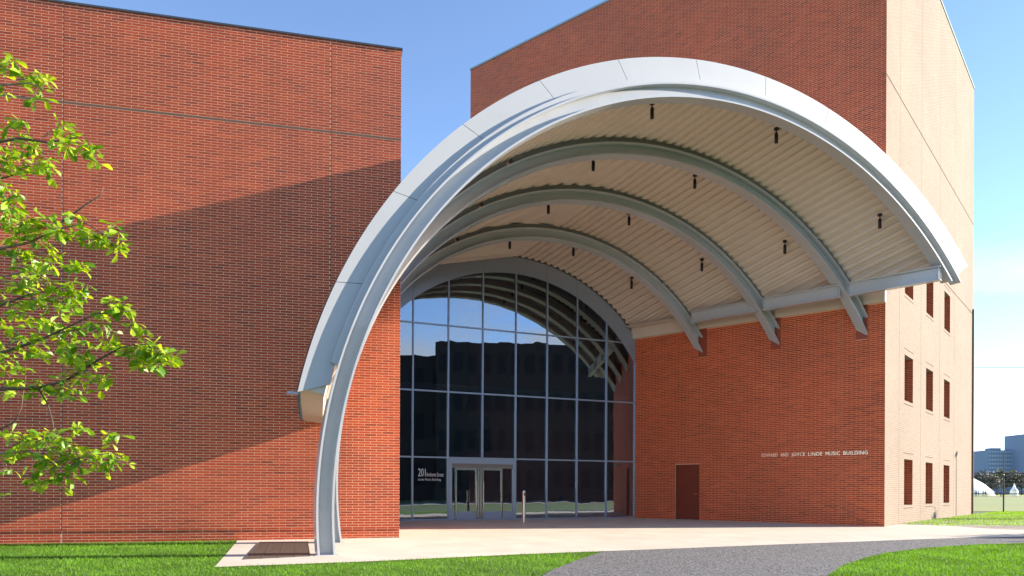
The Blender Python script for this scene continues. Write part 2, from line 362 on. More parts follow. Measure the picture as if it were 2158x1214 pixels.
mb.obj('horizontal_joint', mat('brown_joint', (0.17, 0.09, 0.06), 0.9), left)
mb = MB(); mb.prism([pt(LC, LD, -0.03, LN, 0.045), pt(LC, LD, LLEN + .03, LN, 0.045), pt(LC, LD, LLEN + .03, LN, -10.03), pt(LC, LD, -0.03, LN, -10.03)], LTOP, LTOP + 0.05)
mb.obj('coping', M['coping'], left)
# side return brick (faces the lobby)
SD = -LN; SN = -LD
Rs = rows(0.0, 8.5, -1.04 - 7 * CH, LTOP)
link('side_courses', brick_mesh('side_courses', Rs, LC, -LN, -LD, 0.0), M['brick'], left, 'stuff')

# --- right building ----------------------------------------------------
RC = np.array([12.57, 25.15]); RD = np.array([-0.7607, 0.6491]); RN = np.array([-0.6491, -0.7607])
S_D = np.array([0.637, 0.771]); S_N = np.array([0.771, -0.637]); RTOP = 21.25; RLEN = 19.4; SLEN = 18.4
right = empty('brick_building', (RC[0], RC[1], -1.18), 'tall red brick building on the right with a side wall coloured pale for sun glare and narrow windows', 'building')
mb = MB()
REND = pt(RC, RD, RLEN, RN, 0); SEND = pt(RC, S_D, SLEN, S_N, 0); FOUR = (REND[0] + SEND[0] - RC[0], REND[1] + SEND[1] - RC[1])
# body as separate faces so the window recesses stay open on the sunlit side
WINS = [(u, z) for u in (2.82, 6.60, 10.42) for z in (-0.49, 3.35, 7.28)]
WW = 1.40; WH = 1.70; WDEP = 0.36
def grid_face(mb, org, d, u0, u1, z0, z1, holes):
    us = sorted({u0, u1, *[h[0] for h in holes], *[h[1] for h in holes]}); zs = sorted({z0, z1, *[h[2] for h in holes], *[h[3] for h in holes]})
    for a, b_ in zip(us, us[1:]):
        for c, e in zip(zs, zs[1:]):
            uc = (a + b_) / 2; zc = (c + e) / 2
            if any(h[0] < uc < h[1] and h[2] < zc < h[3] for h in holes): continue
            pa = pt(org, d, a, d, 0); pb = pt(org, d, b_, d, 0)
            mb.add([(*pa, c), (*pb, c), (*pb, e), (*pa, e)], [(0, 1, 2, 3)])
DU0, DU1, DZ0, DZ1 = 6.77, 7.83, -1.145, 1.06     # service door opening in R coordinates
rholes = [(DU0, DU1, -1.145, DZ1)]
mb = MB(); grid_face(mb, RC, RD, 0, RLEN, -1.145 - .6, RTOP, rholes)
a_, b_ = pt(RC, RD, DU0, RN, 0), pt(RC, RD, DU1, RN, 0); c_, d_ = pt(RC, RD, DU0, RN, -.14), pt(RC, RD, DU1, RN, -.14)
mb.add([(*a_, -1.145), (*b_, -1.145), (*b_, DZ1), (*a_, DZ1), (*c_, -1.145), (*d_, -1.145), (*d_, DZ1), (*c_, DZ1)], [(0, 4, 7, 3), (1, 2, 6, 5), (3, 7, 6, 2)])
mb.obj('front_wall', M['mortar_r'], right)
sholes = [(u, u + WW, z, z + WH) for u, z in WINS]
mb = MB(); grid_face(mb, RC, S_D, 0, SLEN, -1.9, RTOP, sholes)
for (u, z) in WINS:
    q = []
    for uu in (u, u + WW):
        for dd in (0, -WDEP): q.append(pt(RC, S_D, uu, S_N, dd))
    lo, li, ro, ri = q
    mb.add([(*lo, z), (*li, z), (*ri, z), (*ro, z), (*lo, z + WH), (*li, z + WH), (*ri, z + WH), (*ro, z + WH)], [(0, 1, 2, 3), (4, 7, 6, 5), (0, 4, 5, 1)])
mb.obj('side_wall', M['mortar_glare'], right)
mb = MB()
for A, B in ((SEND, FOUR), (FOUR, REND)): mb.add([(*A, -1.9), (*B, -1.9), (*B, RTOP), (*A, RTOP)], [(0, 1, 2, 3)])
mb.add([(*RC, RTOP), (*SEND, RTOP), (*FOUR, RTOP), (*REND, RTOP)], [(0, 1, 2, 3)])
mb.obj('rear_wall', M['mortar_r'], right)
# coping
mb = MB()
for (A, d, L, nn) in ((RC, RD, RLEN, RN), (RC, S_D, SLEN, S_N)):
    mb.prism([pt(A, d, -0.03, nn, 0.035), pt(A, d, L + .03, nn, 0.035), pt(A, d, L + .03, nn, -0.3), pt(A, d, -0.03, nn, -0.3)], RTOP + 0.001, RTOP + 0.09)
mb.obj('coping', M['coping_l'], right)
POCK = [(6.82, 5.30), (3.89, 5.27), (0.91, 5.24)]     # u of the near edge, bottom z
PW = 0.37
pockets = [(u - PW + .02, u + .02, z, 6.40) for u, z in POCK]
RJ = [1.46, 7.0 - 0.40]
zb = -1.145 - 4 * CH
Rr = rows(0.0, RLEN, zb, RTOP, holes=rholes + pockets + [(0.0, 9.9, 6.39, 6.86)], joints=[1.46])
Rr = Rr[~((np.abs((Rr[:, 0] + Rr[:, 1]) / 2 - 6.6) < 0.006))]
brickwork(right, Rr, RC, RD, RN, 0.0, M['brick'], single=300, zmax=4.6, zmin=-1.05)
for (u0, u1, z0, z1) in pockets:
    mb = MB(); mb.prism([pt(RC, RD, u0, RN, 0.0005), pt(RC, RD, u1, RN, 0.0005), pt(RC, RD, u1, RN, 0.008), pt(RC, RD, u0, RN, 0.008)], z0, z1)
    mb.obj('pocket_plate', M['plate'], right)
mb = MB(); mb.prism([pt(RC, RD, 1.46 - .005, RN, 0.0003), pt(RC, RD, 1.46 + .005, RN, 0.0003), pt(RC, RD, 1.46 + .005, RN, 0.0025), pt(RC, RD, 1.46 - .005, RN, 0.0025)], -1.2, RTOP - .01)
mb.obj('control_joint', M['joint'], right)
# door in its reveal
dr = MB(); dr.prism([pt(RC, RD, DU0 + .05, RN, -0.139), pt(RC, RD, DU1 - .05, RN, -0.139), pt(RC, RD, DU1 - .05, RN, -0.09), pt(RC, RD, DU0 + .05, RN, -0.09)], -1.13, DZ1 - .06)
door = dr.obj('door', M['doorred'], right); door['label'] = 'plain oxide red metal service door'
mb = MB()
for a, b_, z0, z1 in ((DU0, DU0 + .05, -1.145, DZ1), (DU1 - .05, DU1, -1.145, DZ1), (DU0 + .05, DU1 - .05, DZ1 - .06, DZ1)):
    mb.prism([pt(RC, RD, a, RN, -0.138), pt(RC, RD, b_, RN, -0.138), pt(RC, RD, b_, RN, -0.075), pt(RC, RD, a, RN, -0.075)], z0, z1)
mb.obj('door_frame', M['doorred'], door)
mb = MB(); mb.prism([pt(RC, RD, DU0 + .12, RN, -0.09), pt(RC, RD, DU0 + .24, RN, -0.09), pt(RC, RD, DU0 + .24, RN, -0.05), pt(RC, RD, DU0 + .12, RN, -0.05)], -0.14, -0.11)
mb.obj('handle', M['stain'], door)
# cream ledge under the deck edge
mb = MB(); mb.prism([pt(RC, RD, -0.02, RN, -0.05), pt(RC, RD, 9.85, RN, -0.05), pt(RC, RD, 9.85, RN, 0.13), pt(RC, RD, -0.02, RN, 0.13)], 6.40, 6.85)
mb.prism([pt(RC, RD, 6.9, RN, .131), pt(RC, RD, 9.80, RN, .131), pt(RC, RD, 9.80, RN, .60), pt(RC, RD, 6.9, RN, .60)], 6.83, 6.86); mb.obj('cream_ledge', M['deck'], right)
# sunlit side: red brick coloured pale to stand in for sun glare
ZA = -1.3 + 227.5 * CH; ZB = -1.3 + 157.5 * CH
Rt = rows(0.0, SLEN, -1.3, RTOP, holes=sholes + [(-1, 99, ZA - .033, ZA + .033), (-1, 99, ZB - .033, ZB + .033)], joints=[2.0, 5.6, 9.4, 12.9])
link('glare_brick_courses', brick_mesh('glare_brick_courses', Rt, RC, S_D, S_N, 0.0), M['glarebrick'], right, 'stuff')
mb = MB()
for j in (2.0, 5.6, 9.4, 12.9):
    mb.prism([pt(RC, S_D, j - .005, S_N, 0.0003), pt(RC, S_D, j + .005, S_N, 0.0003), pt(RC, S_D, j + .005, S_N, 0.0025), pt(RC, S_D, j - .005, S_N, 0.0025)], -1.2, RTOP - .01)
for z in (ZA, ZB):
    mb.prism([pt(RC, S_D, 0, S_N, 0.0003), pt(RC, S_D, SLEN, S_N, 0.0003), pt(RC, S_D, SLEN, S_N, 0.003), pt(RC, S_D, 0, S_N, 0.003)], z - .022, z + .022)
mb.obj('movement_joints', M['joint_side'], right, 'stuff')
for (u, z) in WINS:
    fr_ = MB()
    def wb(a, b_, z0, z1, d0, d1, mbx):
        mbx.prism([pt(RC, S_D, u + a, S_N, -WDEP + d0), pt(RC, S_D, u + b_, S_N, -WDEP + d0), pt(RC, S_D, u + b_, S_N, -WDEP + d1), pt(RC, S_D, u + a, S_N, -WDEP + d1)], z + z0, z + z1)
    for a, b_, z0, z1 in ((0, .06, 0, WH), (WW - .06, WW - .005, 0, WH), (.06, WW - .06, 0, .06), (.06, WW - .06, WH - .06, WH), (WW / 2 - .025, WW / 2 + .025, .06, WH - .06)):
        wb(a, b_, z0 + .001, z1 - .001, 0.0, .05, fr_)
    wf = fr_.obj('window', M['frame_d'], right)
    pn = MB(); wb(.06, WW - .06, .06, WH - .06, .01, .02, pn); pn.obj('pane', M['oppwin'], wf)
    back = MB(); wb(0, WW, 0, WH, -.02, -.005, back); back.obj('blind', M['int_dark'], wf)
    # red brick jamb on the far side of the opening
    org = pt(RC, S_D, u + WW - 0.004, S_N, 0)
    mj = MB(); A = pt(RC, S_D, u + WW, S_N, 0.0); B = pt(RC, S_D, u + WW, S_N, -WDEP)
    mj.add([(*A, z), (*B, z), (*B, z + WH), (*A, z + WH)], [(0, 1, 2, 3)]); mj.obj('jamb_mortar', M['mortar_r'], right)
    Rj = rows(0.0, WDEP, z, z + WH)
    link('jamb_bricks', brick_mesh('jamb_bricks', Rj, pt(RC, S_D, u + WW, S_N, 0), -S_N, -S_D, 0.0), M['brick'], right, 'stuff')
    ln = MB()
    for zz in (z + WH + .21, z - .12):
        ln.prism([pt(RC, S_D, u - .1, S_N, .0004), pt(RC, S_D, u + WW + .1, S_N, .0004), pt(RC, S_D, u + WW + .1, S_N, .004), pt(RC, S_D, u - .1, S_N, .004)], zz, zz + .02)
    ln.obj('lintel_joint', M['joint_side'], right)
mb = MB(); q = pt(RC, S_D, SLEN - .25, S_N, .05); mb.tube([(*q, -1.2), (*q, 9.6)], .045, 10)
mb.obj('downpipe', mat('brown_pipe', (0.20, 0.11, 0.08), 0.6), right)

# ------------------------------------------------------------------ canopy frame of reference
TH = math.radians(66.5)
ES = np.array([math.sin(TH), math.cos(TH)]); EN = np.array([-math.cos(TH), math.sin(TH)])
def kk(k): return 6.70 - 1.66 * k, -0.48 + 0.63 * k, 10.75 - 1.04 * k, 17.2 + 3.0 * k     # s0, z0, r, plane Y at X=0
def cp(k, s, z, d=0.0):
    Y0 = 17.2 + 3.0 * k; p = np.array([0, Y0]) + ES * s + EN * d
    return (p[0], p[1], z)
canopy = empty('entrance_canopy', cp(0, -4.0, -1.37), 'large arched steel entrance canopy with white fascia and cream ribbed underside', 'canopy')
TB, FD, FT, WT = 0.37, 0.36, 0.045, 0.03      # beam depth, flange width, flange and web thickness
def swept(loop, k, bfun, n=96):
    """loop of (radial offset, depth); bfun(rho) -> (beta0, beta1)"""
    s0, z0, r, _ = kk(k); mb = MB(); m = len(loop); vs = []
    for i in range(n + 1):
        for (ro, d) in loop:
            rho = r + ro; b0, b1 = bfun(rho, d); b = b0 + (b1 - b0) * i / n
            vs.append(cp(k, s0 + rho * math.sin(b), z0 + rho * math.cos(b), d))
    fs = [(i * m + j, i * m + (j + 1) % m, (i + 1) * m + (j + 1) % m, (i + 1) * m + j) for i in range(n) for j in range(m)]
    fs += [tuple(range(m)), tuple(n * m + j for j in range(m))[::-1]]
    mb.add(vs, fs); return mb
wc = FD * 0.5
ILOOP = [(0, 0), (FT, 0), (FT, wc - WT / 2), (TB - FT, wc - WT / 2), (TB - FT, 0), (TB, 0), (TB, FD), (TB - FT, FD), (TB - FT, wc + WT / 2), (FT, wc + WT / 2), (FT, FD), (0, FD)]
S_R = {1: 13.23, 2: 10.73, 3: 8.22}
LAB = {0: 'foremost arch, standing free on the pavement', 1: 'second arch, its foot close behind the first', 2: 'third arch from the front', 3: 'innermost arch, nearest the glass'}
for k in range(4):
    s0, z0, r, _ = kk(k)
    zf = {0: -1.40, 1: -1.34, 2: -1.25, 3: -1.2}[k]
    def bf(rho, d, k=k, s0=s0, z0=z0, zf=zf):
        b0 = -math.acos((zf - z0) / rho)
        if k == 0: b1 = math.acos((6.56 - z0) / rho)
        else: b1 = math.asin((S_R[k] + 0.0 - s0) / rho)
        return b0, b1
    o = swept(ILOOP, k, bf).obj('arch_beam', M['steel'], canopy); auto_smooth(o, 30); o['label'] = LAB[k]
    # spacer strips between beam and deck, with short gaps
    brk = [-1.15, -0.62, -0.30, 0.28, 0.72]
    hi = {0: 0.78, 1: 0.86, 2: 0.86, 3: 0.86}[k]
    cuts = [-1.30, 0.82] if k == 0 else [-1.12] + [-0.55 + 0.02 * k, 0.62] + [hi]
    for a, b_ in zip(cuts, cuts[1:]):
        sm = swept([(TB + .001, .07), (.515, .07), (.515, .29), (TB + .001, .29)], k, lambda rho, d, a=a, b_=b_: (a + .012, b_ - .012), n=40)
        auto_smooth(sm.obj('spacer_strip', M['fascia'] if k == 0 else M['strut'], canopy), 30)  # rear spacers: their shadow is put into a darker steel colour
    # base plate at the foot
    if k < 2:
        rho = r + TB / 2; b0 = -math.acos((zf - z0) / rho); sc_ = s0 + rho * math.sin(b0)
        bp = MB(); q = [cp(k, sc_ + a, 0, d) for a, d in ((-.24, -.04), (.24, -.04), (.24, FD + .04), (-.24, FD + .04))]
        bp.prism([(x, y) for x, y, _ in q], zg(q[0][1]) - .02, zg(q[0][1]) + .012); bp.obj('base_plate', M['steel'], canopy)

# fascia panels: two measured arcs in the plane just behind the first arch front
FK = 0.06; FQ_ = (17.2 + 3 * FK) / 17.5
def fo(b): return FQ_ * (6.75 + 11.90 * math.sin(b)), FQ_ * (-0.464 + 11.90 * math.cos(b))
def fi(b): return FQ_ * (6.63 + 11.13 * math.sin(b)), FQ_ * (-0.267 + 11.13 * math.cos(b))
fb = [math.radians(x) for x in (-77.9, -65.8, -53.9, -42.3, -30.7, -19.2, -7.4, 3.9, 15.2, 26.3, 37.8, 49.7)]
for a, b_ in zip(fb, fb[1:]):
    a2 = a + (.0006 if a != fb[0] else 0); b2 = b_ - (.0006 if b_ != fb[-1] else 0); n = 10; mb = MB(); vs = []
    for i in range(n + 1):
        b = a2 + (b2 - a2) * i / n; binn = b - (0.015 if True else 0)
        for (s, z), d in ((fi(b + .015), 0), (fo(b), 0), (fo(b), .10), (fi(b + .015), .10)): vs.append(cp(FK, s, z, d))
    fs = [(i * 4 + j, i * 4 + (j + 1) % 4, (i + 1) * 4 + (j + 1) % 4, (i + 1) * 4 + j) for i in range(n) for j in range(4)] + [(0, 1, 2, 3), (n * 4 + 3, n * 4 + 2, n * 4 + 1, n * 4)]
    mb.add(vs, fs); auto_smooth(mb.obj('fascia_panel', M['fascia'], canopy), 30)

# ribbed deck: ribs keep a constant distance from the crown line
HD = 0.52; PITCH = 0.28
KS = np.concatenate([np.linspace(0.097, 3.985, 30)])
def deck_beta(u, k):
    R = kk(k)[2] + HD; b = u / R
    for _ in range(25):
        g_ = min(max(-b / 0.3, 0.0), 1.4); b = (u - 0.62 * k * g_) / R
    return b
prof = [(0.0, 0.0), (0.115, 0.0), (0.150, 0.07), (0.245, 0.07)]
umin, umax = -16.5, 11.5
ucols = []; j = math.floor(umin / PITCH)
while j * PITCH < umax:
    for du_, h in prof: ucols.append((j * PITCH + du_, h))
    j += 1
def bl(k): R = kk(k)[2] + HD; return -math.acos((max(1.70, 2.02 - .25 * k) - kk(k)[1]) / R)
def br(k): R = kk(k)[2] + HD; return math.acos((6.83 - kk(k)[1]) / R)
V = []; nk = len(KS); nc = len(ucols)
Bt = [[min(max(deck_beta(u, k), bl(k)), br(k)) for (u, h) in ucols] for k in KS]
for layer in (0, 1):
    for ik, k in enumerate(KS):
        s0, z0, r, _ = kk(k)
        for ic, (u, h) in enumerate(ucols):
            R = r + HD + (h if layer == 0 else 0.12)
            b = Bt[ik][ic]; V.append(cp(k, s0 + R * math.sin(b), z0 + R * math.cos(b)))
Fq = []
for ik in range(nk - 1):
    for ic in range(nc - 1):
        if Bt[ik][ic] == Bt[ik][ic + 1] and Bt[ik + 1][ic] == Bt[ik + 1][ic + 1]: continue
        a = ik * nc + ic; Fq.append((a, a + 1, a + nc + 1, a + nc)); a += nk * nc; Fq.append((a, a + nc, a + nc + 1, a + 1))
dm = quick_mesh('ribbed_deck', V, Fq); deck = link('ribbed_deck', dm, M['deck'], canopy)
# outer roof skin behind the fascia
mb = MB(); vs = []; nb = 60
for k in np.linspace(0.16, 4.03, 12):
    s0, z0, r, _ = kk(k); R = r + 1.02
    for i in range(nb + 1):
        b = bl(k) + (br(k) - bl(k)) * i / nb
        for h in (0, .05): vs.append(cp(k, s0 + (R + h) * math.sin(b), z0 + (R + h) * math.cos(b)))
W2 = 2 * (nb + 1); fs = []
for ik in range(11):
    for i in range(nb):
        a = ik * W2 + i * 2; fs += [(a, a + 2, a + 2 + W2, a + W2), (a + 1, a + 1 + W2, a + 3 + W2, a + 3)]
mb.add(vs, fs); mb.obj('roof_skin', M['membrane'], canopy, smooth=True)
mb = MB(); vs = []; ks_ = np.linspace(0.075, 1.5, 8)      # closing soffit along the low left edge of the roof
for k in ks_:
    s0, z0, r, _ = kk(k)
    for R, db in ((r + HD - .02, 0), (r + 1.0, 0), (r + 1.0, .03), (r + HD - .02, .03)):
        b = bl(k) + db; vs.append(cp(k, s0 + R * math.sin(b), z0 + R * math.cos(b)))
mb.add(vs, [(i * 4 + j, i * 4 + (j + 1) % 4, i * 4 + 4 + (j + 1) % 4, i * 4 + 4 + j) for i in range(7) for j in range(4)] + [(0, 1, 2, 3), (31, 30, 29, 28)])
mb.obj('edge_soffit', M['deck'], canopy)
mb = MB(); n_c = 60
for i in range(n_c):                                       # corrugated edge of the outer roof sheet
    k = .15 + 1.2 * i / n_c; s0, z0, r, _ = kk(k); b = bl(k) - .002; o_ = .03 if i % 2 else 0
    q = []
    for kq in (k, k + 1.2 / n_c):
        s0, z0, r, _ = kk(kq)
        for R in (r + 1.0 + o_, r + 1.02 + o_):
            for db in (0, .012): q.append(cp(kq, s0 + R * math.sin(b + db), z0 + R * math.cos(b + db)))
    mb.hexa([q[0], q[2], q[3], q[1], q[4], q[6], q[7], q[5]])
mb.obj('corrugated_edge', M['frame'], canopy)
# edge girder along the right of the vault
G3 = np.array([6.86, 29.15]); G0 = np.array([13.22, 22.98]); gd = (G0 - G3) / np.linalg.norm(G0 - G3); gn = np.array([gd[1], -gd[0]]) * -1
if gn @ np.array([-1, -1]) < 0: gn = -gn
# gn points into the vault (towards the camera)
knots = [0.0, 2.93, 5.90, 8.86]
for a, b_ in zip(knots, knots[1:]):
    a += .16; b_ -= (.02 if b_ > 8 else .10); mb = MB()
    for z0, z1, q0, q1 in ((6.53, 6.56, -.11, .11), (6.94, 6.97, -.11, .11), (6.56, 6.94, -.012, .012)):
        mb.prism([pt(G3, gd, a, gn, q0), pt(G3, gd, b_, gn, q0), pt(G3, gd, b_, gn, q1), pt(G3, gd, a, gn, q1)], z0, z1)
    for e in (a + .02, b_ - .05):   # stiffeners
        mb.prism([pt(G3, gd, e, gn, .012), pt(G3, gd, e + .015, gn, .012), pt(G3, gd, e + .015, gn, .10), pt(G3, gd, e, gn, .10)], 6.56, 6.94)
    mb.obj('edge_girder', M['steel'], canopy)
# left gutter stub below the fascia end
mb = MB(); s_, z_ = fo(fb[0])
q = [cp(FK, s_ + a, 0, d) for a, d in ((-.20, .08), (.04, .08), (.04, .34), (-.20, .34))]
mb.prism([(x, y) for x, y, _ in q], z_ - .03, z_ + .012); mb.obj('gutter', M['frame'], canopy)

# pendant lights
names = [('front bay left of the crown', 'front'), ('front bay right of the crown', ''), ('front bay low on the right above the sunlit side wall', ''),
         ('second bay left of the crown', ''), ('second bay right of the crown', ''), ('second bay low on the right', ''),
         ('third bay left of the crown', ''), ('third bay right of the crown', ''), ('third bay low on the right', ''),
         ('innermost bay left, above the glass', ''), ('innermost bay just right of the crown', ''), ('innermost bay low on the right, above the brick wall', '')]
lp = [(.42, -10.3), (.33, 11.1), (.35, 35.5), (1.41, -10.2), (1.35, 10.8), (1.36, 34.7), (2.42, -9.2), (2.35, 10.5), (2.35, 32.4), (3.43, -8.5), (3.35, 10.0), (3.35, 30.4)]
lens = MB()
for i, (k, bd) in enumerate(lp):
    s0, z0, r, _ = kk(k); R = r + HD; b = math.radians(bd)
    p = cp(k, s0 + R * math.sin(b), z0 + R * math.cos(b))
    if i == 0:
        a = MB(); a.lathe((0, 0, 0), [(.07, -.03), (.07, .03)], 14); ma = a.mesh('mounting_plate')
        a = MB(); a.lathe((0, 0, 0), [(.014, -.12), (.014, -.03)], 8); a.lathe((0, 0, 0), [(.03, -.135), (.03, -.10)], 8); mb_ = a.mesh('stem')
        a = MB(); a.lathe((0, 0, 0), [(.04, -.42), (.05, -.415), (.052, -.15), (.04, -.13)], 16); mc = a.mesh('lamp_tube', True)
        for q in (ma, mb_, mc): q.materials.append(M['lamp'])
    root = empty('pendant_light', p, 'dark cylinder pendant light in ' + names[i][0], 'light', 'pendant lights under the canopy vault')
    for nme, me in (('mounting_plate', ma), ('stem', mb_), ('lamp_tube', mc)):
        o = bpy.data.objects.new(nme, me); COL.objects.link(o); o.parent = root

# ------------------------------------------------------------------ glass wall
GY = 4.0
def gp(s, z, d=0.0): return cp(4.0, s, z, d)
glassw = empty('glass_wall', gp(0, -1.15), 'arched glass entrance wall with grey mullions under the canopy', 'glass wall')
SL, SR = -5.10, 5.66; GZ = zg(28) 
MS = [-4.02, -2.64, -1.25, 0.14, 1.51, 2.87, 4.25]; TZ = [1.22, 3.70, 6.20]
def arc_i(s):
    q = 6.51 ** 2 - (s - .04) ** 2
    return 1.98 + math.sqrt(q)
def gbox(mb, s0, s1, z0, z1, d0, d1):
    q = [gp(a, 0, d) for a, d in ((s0, d0), (s1, d0), (s1, d1), (s0, d1))]; mb.prism([(x, y) for x, y, _ in q], z0, z1)
# ring panels between the glass and the deck
def arc_o(s):
    q = 7.10 ** 2 - (s - .06) ** 2
    return 2.04 + math.sqrt(max(q, 0))
cuts = [SL] + MS + [SR]
for a, b_ in zip(cuts, cuts[1:]):
    mb = MB(); vs = []; n = 10
    for i in range(n + 1):
        s = a + .004 + (b_ - a - .008) * i / n
        for z, d in ((arc_i(s), .0), (arc_o(s), .0), (arc_o(s), .16), (arc_i(s), .16)): vs.append(gp(s, z, d))
    mb.add(vs, [(i * 4 + j, i * 4 + (j + 1) % 4, (i + 1) * 4 + (j + 1) % 4, (i + 1) * 4 + j) for i in range(n) for j in range(4)] + [(0, 1, 2, 3), (n * 4 + 3, n * 4 + 2, n * 4 + 1, n * 4)])
    auto_smooth(mb.obj('arch_panel', M['frame'], glassw), 30)
mb = MB(); vs = []; n = 50
for i in range(n + 1):
    b = -1.2 + 2.1 * i / n
    for R, d in ((7.0, .05), (7.32, .05), (7.32, .15), (7.0, .15)): vs.append(gp(.06 + R * math.sin(b), 2.04 + R * math.cos(b), d))
mb.add(vs, [(i * 4 + j, i * 4 + (j + 1) % 4, i * 4 + 4 + (j + 1) % 4, i * 4 + 4 + j) for i in range(n) for j in range(4)] + [(0, 1, 2, 3), (n * 4 + 3, n * 4 + 2, n * 4 + 1, n * 4)])
mb.obj('head_closure', M['strut'], glassw)
for s in MS:
    zt = arc_i(s) + .05; segs = [(GZ, zt)]
    if abs(s + 1.25) < .01: segs = [(1.25, zt)]
    for z0, z1 in segs:
        mb = MB(); gbox(mb, s - .028, s + .028, z0, z1, -.03, .04); gbox(mb, s - .022, s + .022, z0, z1, .0405, .22); mb.obj('mullion', M['frame'], glassw)
mb = MB(); gbox(mb, SR - .06, SR, GZ, arc_i(SR - .05) + .05, -.03, .20); mb.obj('mullion', M['frame'], glassw)
mb = MB(); gbox(mb, SL, SL + .06, GZ, arc_i(SL) + .05, -.03, .20); mb.obj('mullion', M['frame'], glassw)
edges = [SL + .03] + MS + [SR - .03]
for z in TZ:
    for a, b_ in zip(edges, edges[1:]):
        if z > 6 and arc_i(a if abs(a) > abs(b_) else b_) < z - .4: 
            pass
        aa, bb = a + .029, b_ - .029
        while arc_i(bb) < z and bb > aa: bb -= .02
        while arc_i(aa) < z and bb > aa: aa += .02
        if bb - aa < .05: continue
        mb = MB(); gbox(mb, aa, bb, z - .028, z + .028, -.022, .10); mb.obj('transom', M['frame'], glassw)
for a, b_ in zip(edges, edges[1:]):    # sill
    if a > -2.7 and b_ < .2: continue
    mb = MB(); gbox(mb, a + .029, b_ - .029, GZ, GZ + .06, -.03, .10); mb.obj('sill', M['frame'], glassw)
mb = MB(); gbox(mb, SL + .06, SR - .06, 3.78, 4.02, .26, .50); mb.obj('wind_beam', M['steel'], glassw)
zs_ = [GZ + .06] + TZ + [99]
for a, b_ in zip(edges, edges[1:]):
    for z0, z1 in zip(zs_, zs_[1:]):
        aa, bb = a + .029, b_ - .029
        if z0 < 0 and a > -2.7 and b_ < .2: continue
        zlo = z0 + .029; top = []
        ss = np.linspace(aa, bb, 13)
        tops = [min(z1 - .029, arc_i(s)) for s in ss]
        pts = [(s, t_) for s, t_ in zip(ss, tops) if t_ > zlo + .01]
        if len(pts) < 2: continue
        base = [(pts[0][0], zlo), (pts[-1][0], zlo)]
        poly = base + pts[::-1]
        mb = MB(); n = len(poly)
        mb.add([gp(s, z, .01) for s, z in poly] + [gp(s, z, .034) for s, z in poly],
               [tuple(range(n)), tuple(range(n, 2 * n))[::-1]] + [(i, (i + 1) % n, n + (i + 1) % n, n + i) for i in range(n)])
        mb.obj('pane', M['glass'], glassw)
# entrance doors
DL, DR = -2.62, 0.12
fr_ = MB(); gbox(fr_, DL, DR, 1.00, 1.19, -.05, .12); gbox(fr_, DL, DL + .13, GZ, 1.00, -.05, .12); gbox(fr_, DR - .10, DR, GZ, 1.00, -.05, .12); gbox(fr_, DL + .13, DR - .10, GZ, GZ + .03, -.05, .12)
df = fr_.obj('door_surround', M['frame'], glassw)
mb = MB(); gbox(mb, DL + .13, DR - .10, .84, .999, .0, .09); mb.obj('head_track', M['int_wall'], df)
def leaf(a, b_, lab, push, side):
    d = MB()
    gbox(d, a, a + .055, GZ + .035, .84, -.01, .045); gbox(d, b_ - .055, b_, GZ + .035, .84, -.01, .045)
    gbox(d, a + .055, b_ - .055, .76, .84, -.008, .043)
    lf = d.obj('door_leaf', M['stain'], glassw); lf['label'] = lab
    k_ = MB(); gbox(k_, a + .055, b_ - .055, GZ + .035, GZ + .33, -.012, .045); k_.obj('kick_plate', M['frame'], lf)
    g_ = MB(); gbox(g_, a + .056, b_ - .056, GZ + .331, .759, .01, .03); g_.obj('pane', M['glass'], lf)
    if push:
        h = MB(); h.tube([gp(a + .12, -.12, .10), gp(b_ - .12, -.12, .10)], .014, 8); h.tube([gp(a + .12, -.12, .03), gp(a + .12, -.12, .11)], .022, 8); h.tube([gp(b_ - .12, -.12, .03), gp(b_ - .12, -.12, .11)], .022, 8)
        h.obj('push_bar', M['stain'], lf)
        h = MB(); q = b_ - .03 if side > 0 else a + .03
        h.tube([gp(q, -.62, -.07), gp(q, .34, -.07)], .016, 8); h.tube([gp(q, -.5, 0), gp(q, -.5, -.07)], .012, 6); h.tube([gp(q, .25, 0), gp(q, .25, -.07)], .012, 6)
        h.obj('pull_handle', M['stain'], lf)
leaf(-2.34, -1.47, 'left leaf of the entrance doors', True, 1)
leaf(-1.25, -0.42, 'right leaf of the entrance doors', True, -1)
mb = MB(); gbox(mb, -1.44, -1.38, GZ + .03, .84, -.02, .06); gbox(mb, -1.34, -1.28, GZ + .03, .84, -.02, .06); mb.obj('centre_post', M['stain'], glassw)
for a, b_ in ((-2.49, -2.37), (-.38, .02)):
    s_ = MB(); gbox(s_, a, b_, GZ + .035, GZ + .33, .0, .04); s_.obj('kick_plate', M['frame'], glassw)
    s_ = MB(); gbox(s_, a, b_, GZ + .331, .839, .01, .03); s_.obj('pane', M['glass'], glassw)
